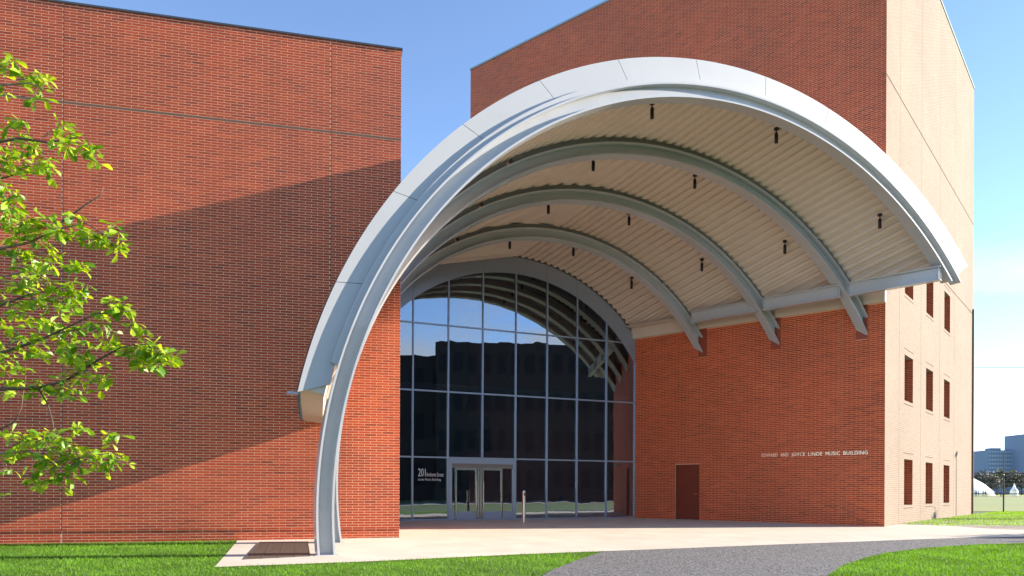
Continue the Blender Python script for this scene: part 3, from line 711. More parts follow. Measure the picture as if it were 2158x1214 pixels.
def text(txt, size, xs, extr, matr, parent, name, origin, xdir, ydir, width=None, spacing=1.0):
    c = bpy.data.curves.new('t', 'FONT'); c.body = txt; c.size = 1.0; c.extrude = extr; c.space_character = spacing; c.resolution_u = 3
    o = bpy.data.objects.new('t', c); COL.objects.link(o); bpy.context.view_layer.update()
    me = bpy.data.meshes.new_from_object(o.evaluated_get(bpy.context.evaluated_depsgraph_get())); COL.objects.unlink(o)
    co = np.zeros(len(me.vertices) * 3); me.vertices.foreach_get('co', co); co = co.reshape(-1, 3)
    h = 0.695   # cap height of the built-in font at size 1
    sy = size / h; x0, x1 = co[:, 0].min(), co[:, 0].max(); sx = width / (x1 - x0) if width else sy * xs
    X = Vector(xdir).normalized(); Yv = Vector(ydir).normalized(); Z = X.cross(Yv)
    res = []
    for p in co:
        q = Vector(origin) + X * ((p[0] - x0) * sx) + Yv * (p[1] * sy) + Z * p[2]
        res.append((q.x, q.y, q.z))
    me.vertices.foreach_set('co', np.array(res).ravel()); me.materials.clear(); me.name = name
    return link(name, me, matr, parent)
e3 = (ES[0], ES[1], 0); up = (0, 0, 1)
text('201', .295, .62, .001, M['vinyl'], glassw, 'street_number', gp(-3.80, .50, .007), e3, up, width=.285)
text('Amherst Street', .15, .5, .001, M['vinyl'], glassw, 'street_name_lettering', gp(-3.49, .50, .007), e3, up, width=.68)
text('Linde Music Building', .085, .6, .001, M['vinyl'], glassw, 'building_name_lettering', gp(-3.80, .345, .007), e3, up, width=.88)
# wall sign: metal letters standing off the brick
sg = empty('wall_sign', pt(RC, RD, 4.2, RN, .03) + (1.28,), 'thin metal capitals reading EDWARD AND JOYCE LINDE MUSIC BUILDING on the brick wall', 'sign')
words_ = ['EDWARD', 'AND', 'JOYCE', 'LINDE', 'MUSIC', 'BUILDING']; tot = 37.0; u = 4.225; W_ = 3.775
pos = 0
for wd in words_:
    wlen = len(wd); a = u - W_ * pos / 37.0; wid = W_ * (wlen - .25) / 37.0
    text(wd, .128, .8, .006, M['letters'], sg, 'word', pt(RC, RD, a, RN, .03) + (1.28,), (-RD[0], -RD[1], 0), up, width=wid, spacing=1.12)
    pos += wlen + .9
# lobby seen through the glass
def lbox(name, mt, s0, s1, z0, z1, d0, d1, **kw):
    mb = MB(); gbox(mb, s0, s1, z0, z1, d0, d1); return mb.obj(name, mt, **kw)
lob = empty('lobby', gp(0, GZ, 6), 'dark lobby room behind the glass wall with a mezzanine floor', 'room')
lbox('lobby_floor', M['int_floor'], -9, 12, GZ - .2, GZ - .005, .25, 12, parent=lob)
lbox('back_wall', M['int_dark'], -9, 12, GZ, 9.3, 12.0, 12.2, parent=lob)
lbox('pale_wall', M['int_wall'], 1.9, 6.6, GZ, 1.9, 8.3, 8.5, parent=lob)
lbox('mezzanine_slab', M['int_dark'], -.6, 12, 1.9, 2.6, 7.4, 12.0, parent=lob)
for i in range(5):
    lbox('balustrade_pane', M['glass'], .4 + 1.25 * i, 1.6 + 1.25 * i, 2.62, 3.62, 7.44, 7.46, parent=lob)
mb = MB(); vs = []; n = 40
for d in (.0, 11.9):
    for i in range(n + 1):
        b = -1.25 + 2.45 * i / n
        for R in (7.06, 7.20): vs.append(gp(.06 + R * math.sin(b), 2.04 + R * math.cos(b), .165 + d))
fs = []
for i in range(n):
    a = i * 2; q = 2 * (n + 1); fs += [(a, a + 2, a + 2 + q, a + q), (a + 1, a + 1 + q, a + 3 + q, a + 3), (a, a + 1, a + 3, a + 2)]
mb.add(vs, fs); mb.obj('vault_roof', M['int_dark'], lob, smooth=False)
tv = empty('wall_screen', gp(2.4, .6, 8.2), 'dark flat screen on the pale lobby wall right of the doors', 'screen')
mb = MB(); gbox(mb, 2.0, 3.15, .25, 1.0, 8.18, 8.26); mb.obj('screen_housing', M['black'], tv)
mb = MB(); gbox(mb, 2.04, 3.11, .29, .96, 8.172, 8.18); mb.obj('screen_face', M['screen'], tv)
ch = empty('lobby_chair', gp(3.3, GZ, 3.6), 'black shell lounge chair on the lobby floor behind the glass', 'chair')
mb = MB(); 
prof_c = [(-.34, .30), (-.30, .36), (0.0, .33), (.16, .38), (.28, .62), (.34, .86)]
vs = []
for a, z in prof_c:
    for w_ in (-.30, .30):
        for t_ in (0, .05): vs.append(gp(3.6 + a, GZ + z + t_, 3.6 + w_))
fs = []
for i in range(len(prof_c) - 1):
    b = i * 4; fs += [(b, b + 4, b + 6, b + 2), (b + 1, b + 3, b + 7, b + 5), (b, b + 1, b + 5, b + 4), (b + 2, b + 6, b + 7, b + 3)]
fs += [(0, 2, 3, 1), (20, 21, 23, 22)]
mb.add(vs, fs); mb.obj('seat_shell', M['black'], ch)
for a, w_ in ((-.25, -.22), (.2, -.22), (-.25, .22), (.2, .22)):
    mb = MB(); mb.tube([gp(3.6 + a * .3, GZ + .33, 3.6 + w_ * .3), gp(3.6 + a, GZ, 3.6 + w_)], .012, 6); mb.obj('leg', M['black'], ch)
pn = empty('hanging_banner', gp(3.3, 2.0, 6.0), 'orange brown banner hanging in the lobby behind the glass', 'banner')
mb = MB(); gbox(mb, 2.55, 4.0, -.1, 1.75, 8.1, 8.13); mb.obj('banner_cloth', M['poster'], pn)
mb = MB(); mb.tube([gp(2.5, 1.76, 8.11), gp(4.05, 1.76, 8.11)], .02, 8); mb.obj('banner_rod', M['stain'], pn)

# ashtray post in front of the glass
bx, by = 0.42, 26.3; bz = zg(by)
ash = empty('ashtray_post', (bx, by, bz), 'slim stainless steel ashtray post in front of the glass wall', 'ashtray')
mb = MB(); mb.lathe((bx, by, bz), [(.085, 0), (.085, .012), (.062, .02), (.062, .90)], 20); mb.obj('post', M['stain'], ash); 
mb = MB(); mb.lathe((bx, by, bz), [(.066, .905), (.066, 1.12), (.058, 1.15)], 20); mb.obj('head', M['stain'], ash)
mb = MB(); mb.prism([(bx - .005, by - .072), (bx + .05, by - .072), (bx + .05, by - .03), (bx - .005, by - .03)], bz + .97, bz + 1.08); mb.obj('slot', M['black'], ash)

# grate in the pavement
g4 = P((547, 1143.5), (649, 1142.5), (654, 1172.5), (515, 1179.5))
gr = empty('metal_grate', (g4[0][0], g4[0][1], zg(g4[0][1])), 'brown grey metal grate set flush in the pavement left of the arch foot', 'grate')
def bil(a, b_): 
    p = np.array(g4); t0 = p[0] * (1 - a) + p[1] * a; t1 = p[3] * (1 - a) + p[2] * a; return t0 * (1 - b_) + t1 * b_
nbar = 46
for i in range(nbar):
    mb = MB(); vs = []
    for (a, b_) in ((0, i / nbar), (1, i / nbar), (1, (i + .72) / nbar), (0, (i + .72) / nbar)):
        q = bil(a, b_); vs.append((q[0], q[1], zg(q[1]) + .004))
    vs += [(x, y, z + .014) for x, y, z in vs]; mb.hexa(vs); mb.obj('grate_bar', M['grate'], gr)
mb = MB()
for a in (0, .25, .5, .75, .985):
    q = [bil(a, 0), bil(a + .015, 0), bil(a + .015, 1), bil(a, 1)]; vs = [(x, y, zg(y) + .005) for x, y in q]; mb.hexa(vs + [(x, y, z + .0155) for x, y, z in vs])
mb.obj('grate_frame', M['grate'], gr)

# ------------------------------------------------------------------ grass blades
def in_poly(px, py, poly):
    poly = np.array(poly); inside = np.zeros(len(px), bool); j = len(poly) - 1
    for i in range(len(poly)):
        xi, yi = poly[i]; xj, yj = poly[j]
        c = ((yi > py) != (yj > py)) & (px < (xj - xi) * (py - yi) / (yj - yi + 1e-12) + xi); inside ^= c; j = i
    return inside
def blades(name, n, x0, x1, y0, y1, keep, hmin, hmax, wd, label, tmean=.5):
    x = np.random.uniform(x0, x1, n); y = np.random.uniform(y0, y1, n)
    ok = ~in_poly(x, y, pave) & ~in_poly(x, y, asph) & keep(x, y)
    u_, v_ = px_of(np.stack([x, y, np.interp(y, ZY, ZZ)], -1)); ok &= (u_ > -60) & (u_ < 2220) & (v_ < 1260)
    x = x[ok]; y = y[ok]; n = len(x); z = np.interp(y, ZY, ZZ) - .015
    a = np.random.uniform(0, PI, n); h = np.random.uniform(hmin, hmax, n); w_ = wd * np.random.uniform(.7, 1.3, n); lx = np.random.normal(0, .022, n); ly = np.random.normal(0, .022, n)
    V = np.zeros((n, 3, 3)); V[:, 0] = np.stack([x - np.cos(a) * w_, y - np.sin(a) * w_, z], -1); V[:, 1] = np.stack([x + np.cos(a) * w_, y + np.sin(a) * w_, z], -1)
    V[:, 2] = np.stack([x + lx, y + ly, z + h], -1)
    t_ = np.clip(np.random.normal(tmean, .22, n), 0, 1)
    me = quick_mesh(name, V.reshape(-1, 3), np.arange(3 * n).reshape(-1, 3), t_)
    o = link(name, me, M['blade'], None, 'stuff'); o['label'] = label; o['category'] = 'grass'; return o
lwall = lambda x, y: (x * .2299 * -1 + 0 * y + 0 > -1e9) & (((x - LC[0]) * LN[0] + (y - LC[1]) * LN[1]) > 0.02)
blades('grass', 230000, -13.5, 14, 12.2, 19.6, lambda x, y: lwall(x, y), .022, .058, .006, 'mown green lawn in front of the pavement and the left wall')
blades('grass', 150000, 2, 24, 11.0, 24, lambda x, y: (x > 4.2) & (y < 24) & in_poly(x, y, [(p[0], p[1]) for p in asph_b[2:]] + [(5, 10), (30, 10)]), .022, .058, .006, 'mown lawn at the lower right inside the bend of the asphalt path')
blades('grass', 60000, 14, 36, 26, 47, lambda x, y: ((x - RC[0]) * S_N[0] + (y - RC[1]) * S_N[1]) > 0.05, .04, .09, .012, 'yellow green lawn strip beside the sunlit side wall', .85)

# ------------------------------------------------------------------ oak branches on the left
def W(px, py, Y):
    dx = px - CX; dy = py - HY; x = dx + ROLL * dy; y = dy - ROLL * dx
    return Vector((x / F * Y, Y, -y / F * Y))
oak = empty('oak_tree', (-6.9, 7.2, zg(7.2)), 'young oak reaching in from the left with bright green spring leaves', 'tree')
trunk = MB(); trunk.tube([(-6.9, 7.2, zg(7.2)), (-6.85, 7.2, 0.5), (-6.95, 7.15, 2.5), (-6.8, 7.2, 4.5), (-6.85, 7.3, 6.2)], .16, 12, .05); trunk.obj('trunk', M['bark'], oak)
BR = [[(-470, 420, 7.2), (-250, 300, 7.1), (-90, 230, 7.0), (0, 180, 6.9), (60, 175, 6.85), (95, 190, 6.8)],
      [(-470, 500, 7.2), (-200, 380, 7.0), (-60, 310, 6.9), (40, 292, 6.8), (100, 300, 6.75), (150, 292, 6.7), (200, 330, 6.7)],
      [(-470, 560, 7.2), (-220, 440, 7.1), (-60, 390, 7.0), (20, 372, 7.0), (60, 355, 7.0)],
      [(-470, 700, 7.2), (-200, 570, 7.0), (0, 524, 6.8), (60, 512, 6.7), (115, 485, 6.7), (180, 470, 6.6), (245, 508, 6.6)],
      [(-470, 760, 7.2), (-200, 690, 7.2), (-30, 655, 7.2), (60, 622, 7.1), (130, 605, 7.1), (185, 625, 7.0)],
      [(-470, 860, 7.2), (-200, 790, 7.0), (0, 745, 6.8), (60, 725, 6.7), (110, 705, 6.6), (200, 662, 6.5), (280, 655, 6.5)],
      [(110, 705, 6.6), (190, 690, 6.6), (245, 700, 6.6)],
      [(-470, 900, 7.2), (-180, 850, 6.8), (0, 820, 6.6), (80, 818, 6.5), (140, 802, 6.5), (210, 757, 6.4), (255, 732, 6.4), (310, 725, 6.4), (358, 765, 6.4)],
      [(80, 818, 6.5), (100, 850, 6.5), (110, 885, 6.45), (113, 902, 6.4)],
      [(-470, 1010, 7.2), (-200, 965, 7.0), (0, 955, 6.8), (60, 950, 6.7), (110, 975, 6.6), (170, 965, 6.6), (230, 955, 6.6), (262, 970, 6.6)],
      [(0, 905, 6.9), (30, 890, 6.9), (45, 860, 6.9), (55, 790, 6.9)],
      [(130, 468, 6.7), (180, 432, 6.7), (212, 412, 6.7), (218, 395, 6.7)],
      [(-470, 640, 7.3), (-250, 610, 7.4), (-60, 600, 7.5), (40, 575, 7.5), (100, 560, 7.5)],
      [(-470, 980, 7.2), (-180, 1000, 7.1), (-40, 1030, 7.0), (10, 1048, 6.9)]]
for i, b in enumerate(BR):
    mb = MB(); pts = [W(*p) for p in b]; mb.tube(pts, .020 if b[0][0] < -400 else .009, 7, .0035 if b[0][0] < -400 else .003); mb.obj('branch', M['bark'] if i % 3 else M['twig'], oak, smooth=True)
# clusters: (px, py, Y, spread px, leaves)
CLS = [(20, 135, 6.9, 28, 14), (55, 165, 6.85, 22, 10), (85, 188, 6.8, 20, 10), (10, 175, 6.9, 25, 8), (60, 200, 6.8, 18, 6),
       (5, 270, 6.9, 25, 10), (45, 262, 6.9, 22, 9), (15, 310, 6.9, 28, 14), (110, 285, 6.75, 22, 10), (130, 305, 6.7, 20, 9), (90, 315, 6.8, 24, 12), (75, 345, 6.8, 24, 13), (90, 365, 6.8, 20, 8), (35, 345, 6.9, 24, 11),
       (180, 312, 6.7, 16, 9), (198, 332, 6.7, 14, 7), (150, 285, 6.7, 10, 4), (5, 385, 7, 10, 4), (10, 350, 6.9, 22, 8),
       (20, 440, 6.8, 26, 15), (35, 430, 6.8, 18, 7), (60, 468, 6.7, 26, 17), (20, 475, 6.8, 28, 17), (100, 478, 6.7, 26, 17), (140, 490, 6.65, 24, 15), (70, 500, 6.75, 30, 17), (160, 465, 6.65, 16, 8), (190, 490, 6.6, 22, 12), (205, 510, 6.6, 16, 9), (225, 490, 6.6, 18, 9), (245, 515, 6.6, 16, 8), (30, 520, 6.8, 30, 13), (95, 530, 6.75, 26, 11), (60, 545, 6.8, 26, 11),
       (20, 590, 7.1, 26, 13), (65, 590, 7.1, 26, 13), (110, 595, 7.1, 24, 12), (145, 600, 7, 24, 14), (170, 618, 7, 20, 10), (145, 570, 7, 14, 5), (165, 572, 7, 18, 9), (90, 625, 7, 26, 12), (30, 630, 7, 30, 14), (130, 640, 7, 20, 9), (60, 655, 6.9, 22, 8), (155, 640, 6.9, 16, 7), (10, 660, 7, 22, 8),
       (235, 640, 6.5, 18, 9), (265, 645, 6.5, 18, 10), (215, 655, 6.5, 12, 4), (290, 690, 6.5, 14, 7), (305, 705, 6.5, 8, 3), (200, 685, 6.55, 18, 9), (130, 680, 6.6, 20, 9), (155, 700, 6.6, 22, 10), (110, 690, 6.6, 22, 8), (235, 712, 6.5, 16, 6), (80, 675, 6.7, 14, 4),
       (40, 725, 6.7, 28, 14), (10, 740, 6.8, 26, 12), (70, 740, 6.7, 16, 7), (85, 720, 6.7, 18, 7), (15, 775, 6.8, 26, 10), (125, 725, 6.6, 12, 4),
       (165, 755, 6.45, 22, 12), (185, 775, 6.4, 22, 14), (205, 800, 6.4, 18, 10), (150, 790, 6.45, 20, 8), (145, 820, 6.45, 14, 6), (120, 830, 6.45, 9, 3), (180, 740, 6.4, 18, 8), (165, 835, 6.4, 6, 2),
       (240, 730, 6.4, 16, 8), (270, 745, 6.4, 18, 10), (300, 745, 6.4, 20, 12), (330, 745, 6.4, 22, 15), (355, 755, 6.4, 18, 12), (290, 725, 6.4, 14, 5), (340, 765, 6.4, 14, 7), (275, 770, 6.4, 10, 4),
       (30, 810, 6.6, 26, 10), (65, 815, 6.5, 20, 9), (100, 815, 6.5, 12, 4), (5, 830, 6.7, 12, 4),
       (15, 915, 6.8, 24, 10), (50, 935, 6.7, 24, 14), (85, 930, 6.7, 24, 13), (60, 960, 6.7, 22, 10), (110, 945, 6.6, 24, 15), (140, 930, 6.6, 20, 11), (165, 905, 6.6, 16, 8), (150, 955, 6.6, 22, 13), (170, 975, 6.6, 20, 11), (125, 985, 6.6, 20, 10), (100, 975, 6.6, 20, 9), (195, 955, 6.6, 14, 7), (75, 1000, 6.6, 20, 8), (85, 1020, 6.6, 14, 6), (125, 1005, 6.6, 12, 4), (155, 1010, 6.6, 14, 5), (15, 990, 6.8, 18, 7),
       (235, 910, 6.6, 14, 5), (250, 925, 6.6, 12, 4), (240, 955, 6.6, 14, 5), (230, 975, 6.6, 12, 5), (258, 972, 6.6, 12, 5), (205, 985, 6.6, 12, 4), (5, 1048, 6.9, 9, 3)]
outl = [(0, 0), (.10, .012), (.22, .07), (.30, .06), (.42, .16), (.50, .13), (.64, .25), (.72, .20), (.84, .24), (.90, .14), (1.0, .03)]
def leaf_geo(L, fold, curl):
    pts = []
    for x, yv in outl: pts.append((x * L, yv * L, fold * yv * L - curl * x * x * L))
    for x, yv in outl[::-1][:-1]: pts.append((x * L, -yv * L, fold * yv * L - curl * x * x * L))
    mid = [(x * L, 0, -curl * x * x * L) for x, _ in outl]
    vs = []; fs = []
    n = len(outl)
    for i in range(n): vs.append((outl[i][0] * L, outl[i][1] * L, fold * outl[i][1] * L - curl * outl[i][0] ** 2 * L))
    for i in range(n): vs.append((outl[i][0] * L, 0, -curl * outl[i][0] ** 2 * L))
    for i in range(n): vs.append((outl[i][0] * L, -outl[i][1] * L, fold * outl[i][1] * L - curl * outl[i][0] ** 2 * L))
    for i in range(n - 1): fs.append((n + i, n + i + 1, i + 1, i)); fs.append((2 * n + i, 2 * n + i + 1, n + i + 1, n + i))
    return np.array(vs), np.array(fs)
variants = []
for i in range(10):
    v_, f_ = leaf_geo(1.0, random.uniform(.1, .7), random.uniform(-.15, .7))
    me = quick_mesh('leaf', v_, f_, np.full(len(f_), (i + .5) / 10)); me.materials.append(M['leaf']); variants.append((me, v_, f_, (i + .5) / 10))
LV = []
tw = MB()
for (cx, cy, Y, sp, n) in CLS:
    c = W(cx, cy, Y); sp_m = sp / F * Y
    # several rosettes of leaves around the cluster
    left_n = int(n * 2.0)
    while left_n > 0:
        m_ = min(left_n, random.randint(3, 6)); left_n -= m_
        rc = c + Vector((random.gauss(0, .6), random.gauss(0, .6), random.gauss(0, .55))) * sp_m
        if random.random() < .5:
            tw.tube([rc, rc * .5 + c * .5 + Vector((0, 0, random.uniform(-.02, .02))), c + Vector((-sp_m, 0, -.2 * sp_m))], .0022, 4, .004, caps=False)
        base_az = random.uniform(0, 2 * PI)
        for q in range(m_):
            az = base_az + 2 * PI * q / m_ + random.gauss(0, .35); el = random.gauss(-.25, .45)
            d = Vector((math.cos(az) * math.cos(el), math.sin(az) * math.cos(el), math.sin(el)))
            nrm = (Vector((0.25, -.15, 1)) + Vector((random.gauss(0, .55), random.gauss(0, .55), random.gauss(0, .3)))).normalized()
            y_ = nrm.cross(d).normalized(); z_ = d.cross(y_)
            L = random.uniform(.065, .13); R_ = Matrix((d, y_, z_)).transposed()
            LV.append((Y, L, rc.copy(), R_, random.randrange(10)))
tw.obj('twigs', M['twig'], oak, 'stuff')
LV.sort(key=lambda q: -q[1] / q[0])
def onscreen(q):
    x, y = px_of(np.array(q[2])); return 8 < x < 700 and 0 < y < 1214
vis = [q for q in LV if onscreen(q)]; one = vis[:300]; ids = set(map(id, one)); rest = [q for q in LV if id(q) not in ids]
ol = wloc(oak)
for (_, L, p, R_, vi) in one:
    o = bpy.data.objects.new('leaf', variants[vi][0]); COL.objects.link(o); o.parent = oak
    o.matrix_basis = Matrix.Translation(p - ol) @ R_.to_4x4() @ Matrix.Scale(L, 4)
# crown of the same tree beyond the left edge
for _ in range(900):
    a = random.uniform(0, 2 * PI); rr = random.uniform(.3, 1.9); z_ = random.uniform(-.2, 6.6)
    p = Vector((-7.6 + rr * math.cos(a), 7.2 + rr * math.sin(a) * .8, z_))
    if p.x > -5.2 - .0 and p.y < 9: continue
    d = Vector((random.gauss(0, 1), random.gauss(0, 1), random.gauss(-.3, .5))).normalized(); nr = Vector((random.gauss(0, .5), random.gauss(0, .5), 1)).normalized()
    y_ = nr.cross(d).normalized(); rest.append((7, random.uniform(.08, .14), p, Matrix((d, y_, d.cross(y_))).transposed(), random.randrange(10)))
Vs = []; Fs = []; Ts = []; nb_ = 0
for (_, L, p, R_, vi) in rest:
    _, v_, f_, t_ = variants[vi]; v2 = (np.array(R_) @ (v_ * L).T).T + np.array(p); Vs.append(v2); Fs.append(f_ + nb_); nb_ += len(v_); Ts.append(np.full(len(f_), t_))
link('foliage', quick_mesh('foliage', np.concatenate(Vs), np.concatenate(Fs), np.concatenate(Ts)), M['leaf'], oak, 'stuff')

# ------------------------------------------------------------------ other trees, lamp posts, fence, distance
def tree(name, x, y, h, rc, hz, nleaf, ls, matl, label, group=None, trunk_r=.12, z0=None, lean=0.0):
    z0 = zg(y) if z0 is None else z0
    t_ = empty(name, (x, y, z0), label, 'tree', group)
    mb = MB(); mb.tube([(x, y, z0 - .1), (x + lean * .4, y, z0 + h * .4), (x + lean, y, z0 + h * .8)], trunk_r, 8, trunk_r * .3)
    for q in range(7):
        a = q * 2.4; zz = z0 + h * (.35 + .06 * q); mb.tube([(x + lean * .5, y, zz), (x + rc * .6 * math.cos(a), y + rc * .6 * math.sin(a), zz + h * .16)], trunk_r * .4, 5, trunk_r * .1)
    mb.obj('trunk', M['bark'], t_)
    cl_ = [(random.gauss(0, .45) * rc, random.gauss(0, .45) * rc, random.gauss(0, .4) * hz, random.uniform(.25, .5) * rc) for _ in range(22)]
    n = nleaf; k = np.random.randint(0, len(cl_), n); C = np.array(cl_)[k]
    c = C[:, :3] + np.random.normal(0, .55, (n, 3)) * C[:, 3:4]; c += np.array([x + lean, y, z0 + h * .68])
    a = np.random.normal(0, 1, (n, 3)); a /= np.linalg.norm(a, axis=1)[:, None]; b = np.random.normal(0, 1, (n, 3)); b -= (a * b).sum(1)[:, None] * a; b /= np.linalg.norm(b, axis=1)[:, None]
    s = ls * np.random.uniform(.6, 1.3, n)[:, None]
    V = np.stack([c - a * s - b * s * .6, c + a * s - b * s * .6, c + a * s + b * s * .6, c - a * s + b * s * .6], 1)
    link('crown', quick_mesh('crown', V.reshape(-1, 3), np.arange(4 * n).reshape(-1, 4), np.clip(np.random.normal(.5, .22, n), 0, 1)), matl, t_)
    return t_
def lamp_post(x, y, h, label):
    r_ = empty('lamp_post', (x, y, zg(y)), label, 'lamp post', 'lamp posts right of the building')
    mb = MB(); mb.lathe((x, y, zg(y)), [(.14, 0), (.14, .25), (.07, .35), (.05, h)], 12); mb.obj('post', M['coping'], r_)
    mb = MB(); mb.lathe((x, y, zg(y)), [(.05, h), (.24, h + .08), (.26, h + .14), (.05, h + .22)], 16); mb.obj('lamp_head', M['coping'], r_)
lamp_post(33.5, 37.4, 7.2, 'dark lamp post beyond the sunlit side wall, further one')
lamp_post(28.5, 23.6, 4.2, 'dark lamp post beside the asphalt path, nearer one')
tree('young_tree', 26.5, 32.8, 3.6, .7, 1.0, 500, .06, M['leaf2'], 'thin young tree standing in the lawn beside the sunlit side wall')
tree('young_tree', 27.5, 23.0, 6.2, 1.3, 1.5, 900, .07, M['leaf2'], 'slender tree at the edge of the asphalt path far right, sparse crown')
for i, (x, y, h, lab) in enumerate(((62, 38.5, 10, 'broad tree far right beyond the lawn strip, furthest of the row'), (58, 33, 9, 'broad tree far right beyond the lawn strip, middle of the row'))):
    tree('broad_tree', x, y, h, 2.6, 2.6, 2500, .16, M['leaf2'], lab, 'trees right of the lawn')

fx, fy = (2115 - CX) / F * 45.5, 45.5
fence = empty('ball_fence', (fx, fy, zg(fy)), 'black net fence with a tall post at the edge of the playing field', 'fence')
for i in range(-3, 5):
    mb = MB(); x = fx + i * 6.0; h = 3.75; mb.lathe((x, fy, zg(fy) - .1), [(.045, 0), (.045, h * .63), (.028, h * .64), (.028, h)], 8); mb.obj('post', M['black'], fence)
for z in (1.17, -.09):
    mb = MB(); mb.tube([(fx - 18, fy + .05, z), (fx + 24, fy + .05, z)], .028, 6); mb.obj('rail', M['black'], fence)
far = empty('chain_fence', (60, 200, -1.2), 'thin grey mesh fence on the far side of the playing field', 'fence')
for i in range(24):
    mb = MB(); mb.tube([(78 + i * 4.0, 204, -1.3), (78 + i * 4.0, 204, 2.3)], .06, 6); mb.obj('post', M['strut'], far)
for z in (2.3, .6, -.4):
    mb = MB(); mb.tube([(78, 204, z), (170, 204, z)], .05, 6); mb.obj('rail', M['strut'], far)
# tent
tent = empty('white_tent', (168, 268, -1.25), 'white peaked tent on the far side of the field', 'tent')
mb = MB(); mb.lathe((160, 268, -1.3), [(11.8, 0), (11.0, 1.6), (8.2, 4.3), (4.5, 6.6), (.5, 7.6)], 24); mb.obj('tent_roof', M['tent'], tent, smooth=True)
for i in range(6):
    mb = MB(); a = i * PI / 3; mb.tube([(160 + 11.9 * math.cos(a), 268 + 11.9 * math.sin(a), -1.4), (160 + 11.9 * math.cos(a), 268 + 11.9 * math.sin(a), 1.2)], .08, 6); mb.obj('pole', M['tent'], tent)
tp = empty('small_tent', (176.5, 262, -1.25), 'small pointed white canopy right of the big tent', 'tent')
mb = MB(); mb.lathe((176.5, 262, -1.3), [(1.3, 0), (1.3, 1.8), (.5, 3.0), (.06, 4.6)], 8); mb.obj('tent_roof', M['tent'], tp)
# people on the far side of the field
def person_mesh():
    me = bpy.data.meshes.new('p'); J = [(0, 0, .95), (0, 0, 1.2), (0, 0, 1.42), (0, 0, 1.52), (0, 0, 1.68), (.1, 0, .9), (.12, .02, .5), (.13, 0, .05), (-.1, 0, .9), (-.13, .05, .5), (-.16, .02, .05), (.19, 0, 1.4), (.26, .02, 1.12), (.25, -.1, .88), (-.19, 0, 1.4), (-.26, .02, 1.12), (-.24, -.1, .88)]
    Ed = [(0, 1), (1, 2), (2, 3), (3, 4), (0, 5), (5, 6), (6, 7), (0, 8), (8, 9), (9, 10), (2, 11), (11, 12), (12, 13), (2, 14), (14, 15), (15, 16)]
    rad = [.14, .13, .14, .055, .10, .085, .06, .045, .085, .06, .045, .06, .045, .035, .06, .045, .035]
    me.from_pydata(J, Ed, []); o = bpy.data.objects.new('p', me); COL.objects.link(o); md = o.modifiers.new('s', 'SKIN')
    for i, r_ in enumerate(rad): me.skin_vertices[0].data[i].radius = (r_, r_ * .8)
    me.skin_vertices[0].data[0].use_root = True
    o.modifiers.new('d', 'SUBSURF').levels = 1; bpy.context.view_layer.update()
    m2 = bpy.data.meshes.new_from_object(o.evaluated_get(bpy.context.evaluated_depsgraph_get())); COL.objects.unlink(o); m2.name = 'person'
    m2.materials.clear()
    for k_ in ('shirt', 'trouser', 'skin'): m2.materials.append(M[k_])
    for p in m2.polygons: p.material_index = 1 if p.center.z < .92 else (2 if p.center.z > 1.5 or (abs(p.center.x) > .2 and p.center.z < 1.0) else 0)
    return m2
pm = person_mesh()
PL = [('person in blue beside the white tent, leftmost of the group', 2057, 205), ('person in blue on the far field edge, second from the left', 2062.5, 203), ('person in blue on the far field edge left of the small pointed tent', 2072, 204),
      ('person in blue just right of the group beside the tent', 2077, 202), ('person in blue standing left of the tall fence post', 2108.5, 203), ('person in blue partly hidden by the tall fence post', 2112, 204)]
for i, (lb, px, Y) in enumerate(PL):
    o = bpy.data.objects.new('person', pm); COL.objects.link(o); o.location = ((px - CX) / F * (Y - 2), Y - 2, zg(Y)); o.rotation_euler = (0, 0, i * 1.1); o.scale = (1, 1, 1)
    tag(o, lb, 'person', 'people on the far side of the field')
# blue grey blocks beyond the field
def block(name, x, y, w_, dp, h, label, fl, nw, stepx=0):
    r_ = empty(name, (x, y, -1.3), label, 'building')
    mb = MB(); mb.prism([(x, y), (x + w_, y), (x + w_, y + dp), (x, y + dp)], -1.3, h); mb.obj('wall', M['bluew'], r_)
    fh = (h + 1.3) / fl; bw_ = w_ / nw; p0 = MB(); p0.prism([(0, 0), (bw_ * .62, 0), (bw_ * .62, .3), (0, .3)], 0, fh * .38); me = p0.mesh('window'); me.materials.append(M['bluegl'])
    for i in range(fl):
        for j in range(nw):
            o = bpy.data.objects.new('window', me); COL.objects.link(o); o.parent = r_; o.location = (j * bw_ + bw_ * .19, -.2, i * fh + fh * .4)
    mb = MB(); mb.prism([(x + w_ * .15, y + 2), (x + w_ * .6, y + 2), (x + w_ * .6, y + 8), (x + w_ * .15, y + 8)], h, h + 1.6); mb.obj('roof_plant', M['bluew'], r_)
    return r_
Yb = 520.0
xb = lambda px, Y=Yb: (px - CX) / F * Y
block('office_block', xb(2083), Yb, xb(2134) - xb(2083) - .3, 18, (1037 - 948) / F * Yb, 'lower blue grey office block behind the field', 11, 9)
block('tower_block', xb(2132), Yb - 14, 32, 22, (1037.5 - 914) / F * (Yb - 14), 'taller blue grey tower block at the right edge', 16, 10)
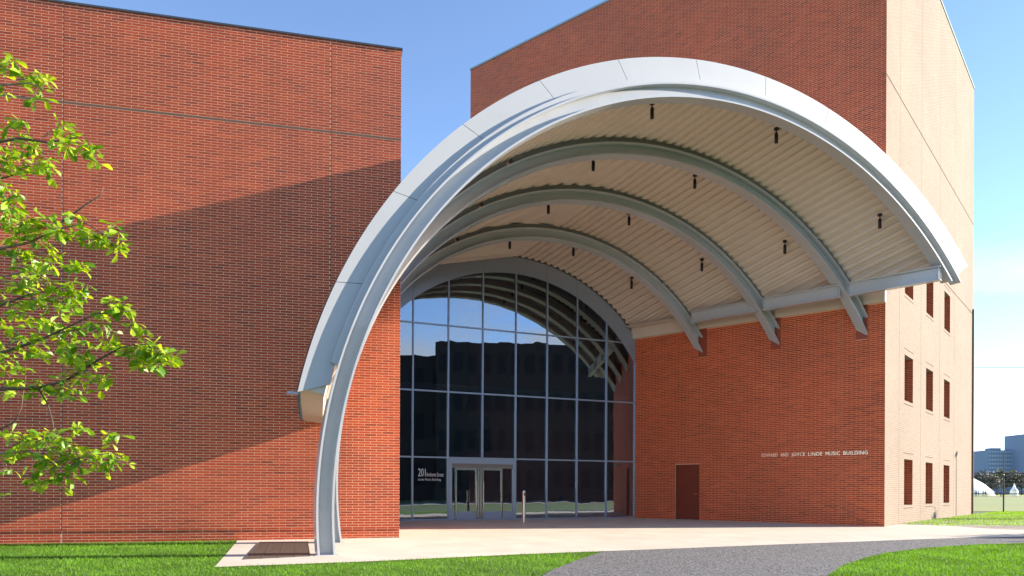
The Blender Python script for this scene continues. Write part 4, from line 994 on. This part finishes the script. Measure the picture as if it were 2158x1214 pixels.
for i, (px, Y, h, r_, mt_, lab) in enumerate(((2066, 330, 9, 4.5, 'leaf3', 'grey brown tree behind the white tent'), (2086, 340, 10, 5.0, 'leaf3', 'grey brown tree in front of the lower office block'), (2101, 320, 8, 4.2, 'leaf3', 'grey brown tree left of the tall fence post'),
                                          (2117, 335, 11, 3.4, 'leaf2', 'pale tree right of the tall fence post'), (2134, 325, 10, 4.6, 'leaf3', 'grey tree below the tower block'), (2153, 330, 9, 4.6, 'leaf3', 'grey tree at the right edge below the tower'), (2042, 335, 8, 4.6, 'leaf3', 'grey brown tree half hidden by the tall brick building'))):
    tree('far_tree', xb(px, Y), Y, h, r_, 2.6, 900, .45, M[mt_], lab, 'trees beyond the playing field', .3, -1.3)
cb = MB(); pts = []
for i in range(13):
    t_ = i / 12; pts.append((20 + 62 * t_, 58 - 6 * t_, 9.6 + .25 - 1.0 * 4 * t_ * (1 - t_) * .5))
cb.tube(pts, .022, 6); tag(cb.obj('overhead_cable', M['black']), 'thin black overhead cable crossing the sky right of the tall brick building', 'cable')

# ------------------------------------------------------------------ across the street (seen in the glass)
def opp(x, y, wd, dp, h, ang, label, fl, nw, name='street_building'):
    r_ = empty(name, (x, y, -1.6), label, 'building'); c, s = math.cos(ang), math.sin(ang)
    def T(a, b_): return (x + c * a - s * b_, y + s * a + c * b_)
    mb = MB(); mb.prism([T(-wd / 2, 0), T(wd / 2, 0), T(wd / 2, -dp), T(-wd / 2, -dp)], -1.8, h); mb.obj('wall', M['darkbrick'], r_)
    fh = (h + 1.6) / fl; bw_ = wd / nw; p0 = MB(); p0.prism([(-bw_ * .3, -.05), (bw_ * .3, -.05), (bw_ * .3, .04), (-bw_ * .3, .04)], 0, fh * .5); me = p0.mesh('window'); me.materials.append(M['oppwin'])
    for i in range(fl):
        for j in range(nw):
            o = bpy.data.objects.new('window', me); COL.objects.link(o); o.parent = r_; a, b_ = T(-wd / 2 + (j + .5) * bw_, 0)
            o.location = (a - x, b_ - y, i * fh + fh * .3); o.rotation_euler = (0, 0, ang)
    mb = MB(); mb.prism([T(-wd / 2 - .1, .1), T(wd / 2 + .1, .1), T(wd / 2 + .1, -dp), T(-wd / 2 - .1, -dp)], h, h + .5); mb.obj('parapet', M['darkbrick'], r_)
angA = math.atan2(.66, .755)
opp(69.3, -24.2, 40, 14, 22.3, angA, 'long dark building across the street behind the camera', 4, 18)
opp(53, -49, 44, 14, 21.5, angA, 'lower dark building across the street behind the camera', 3, 12)
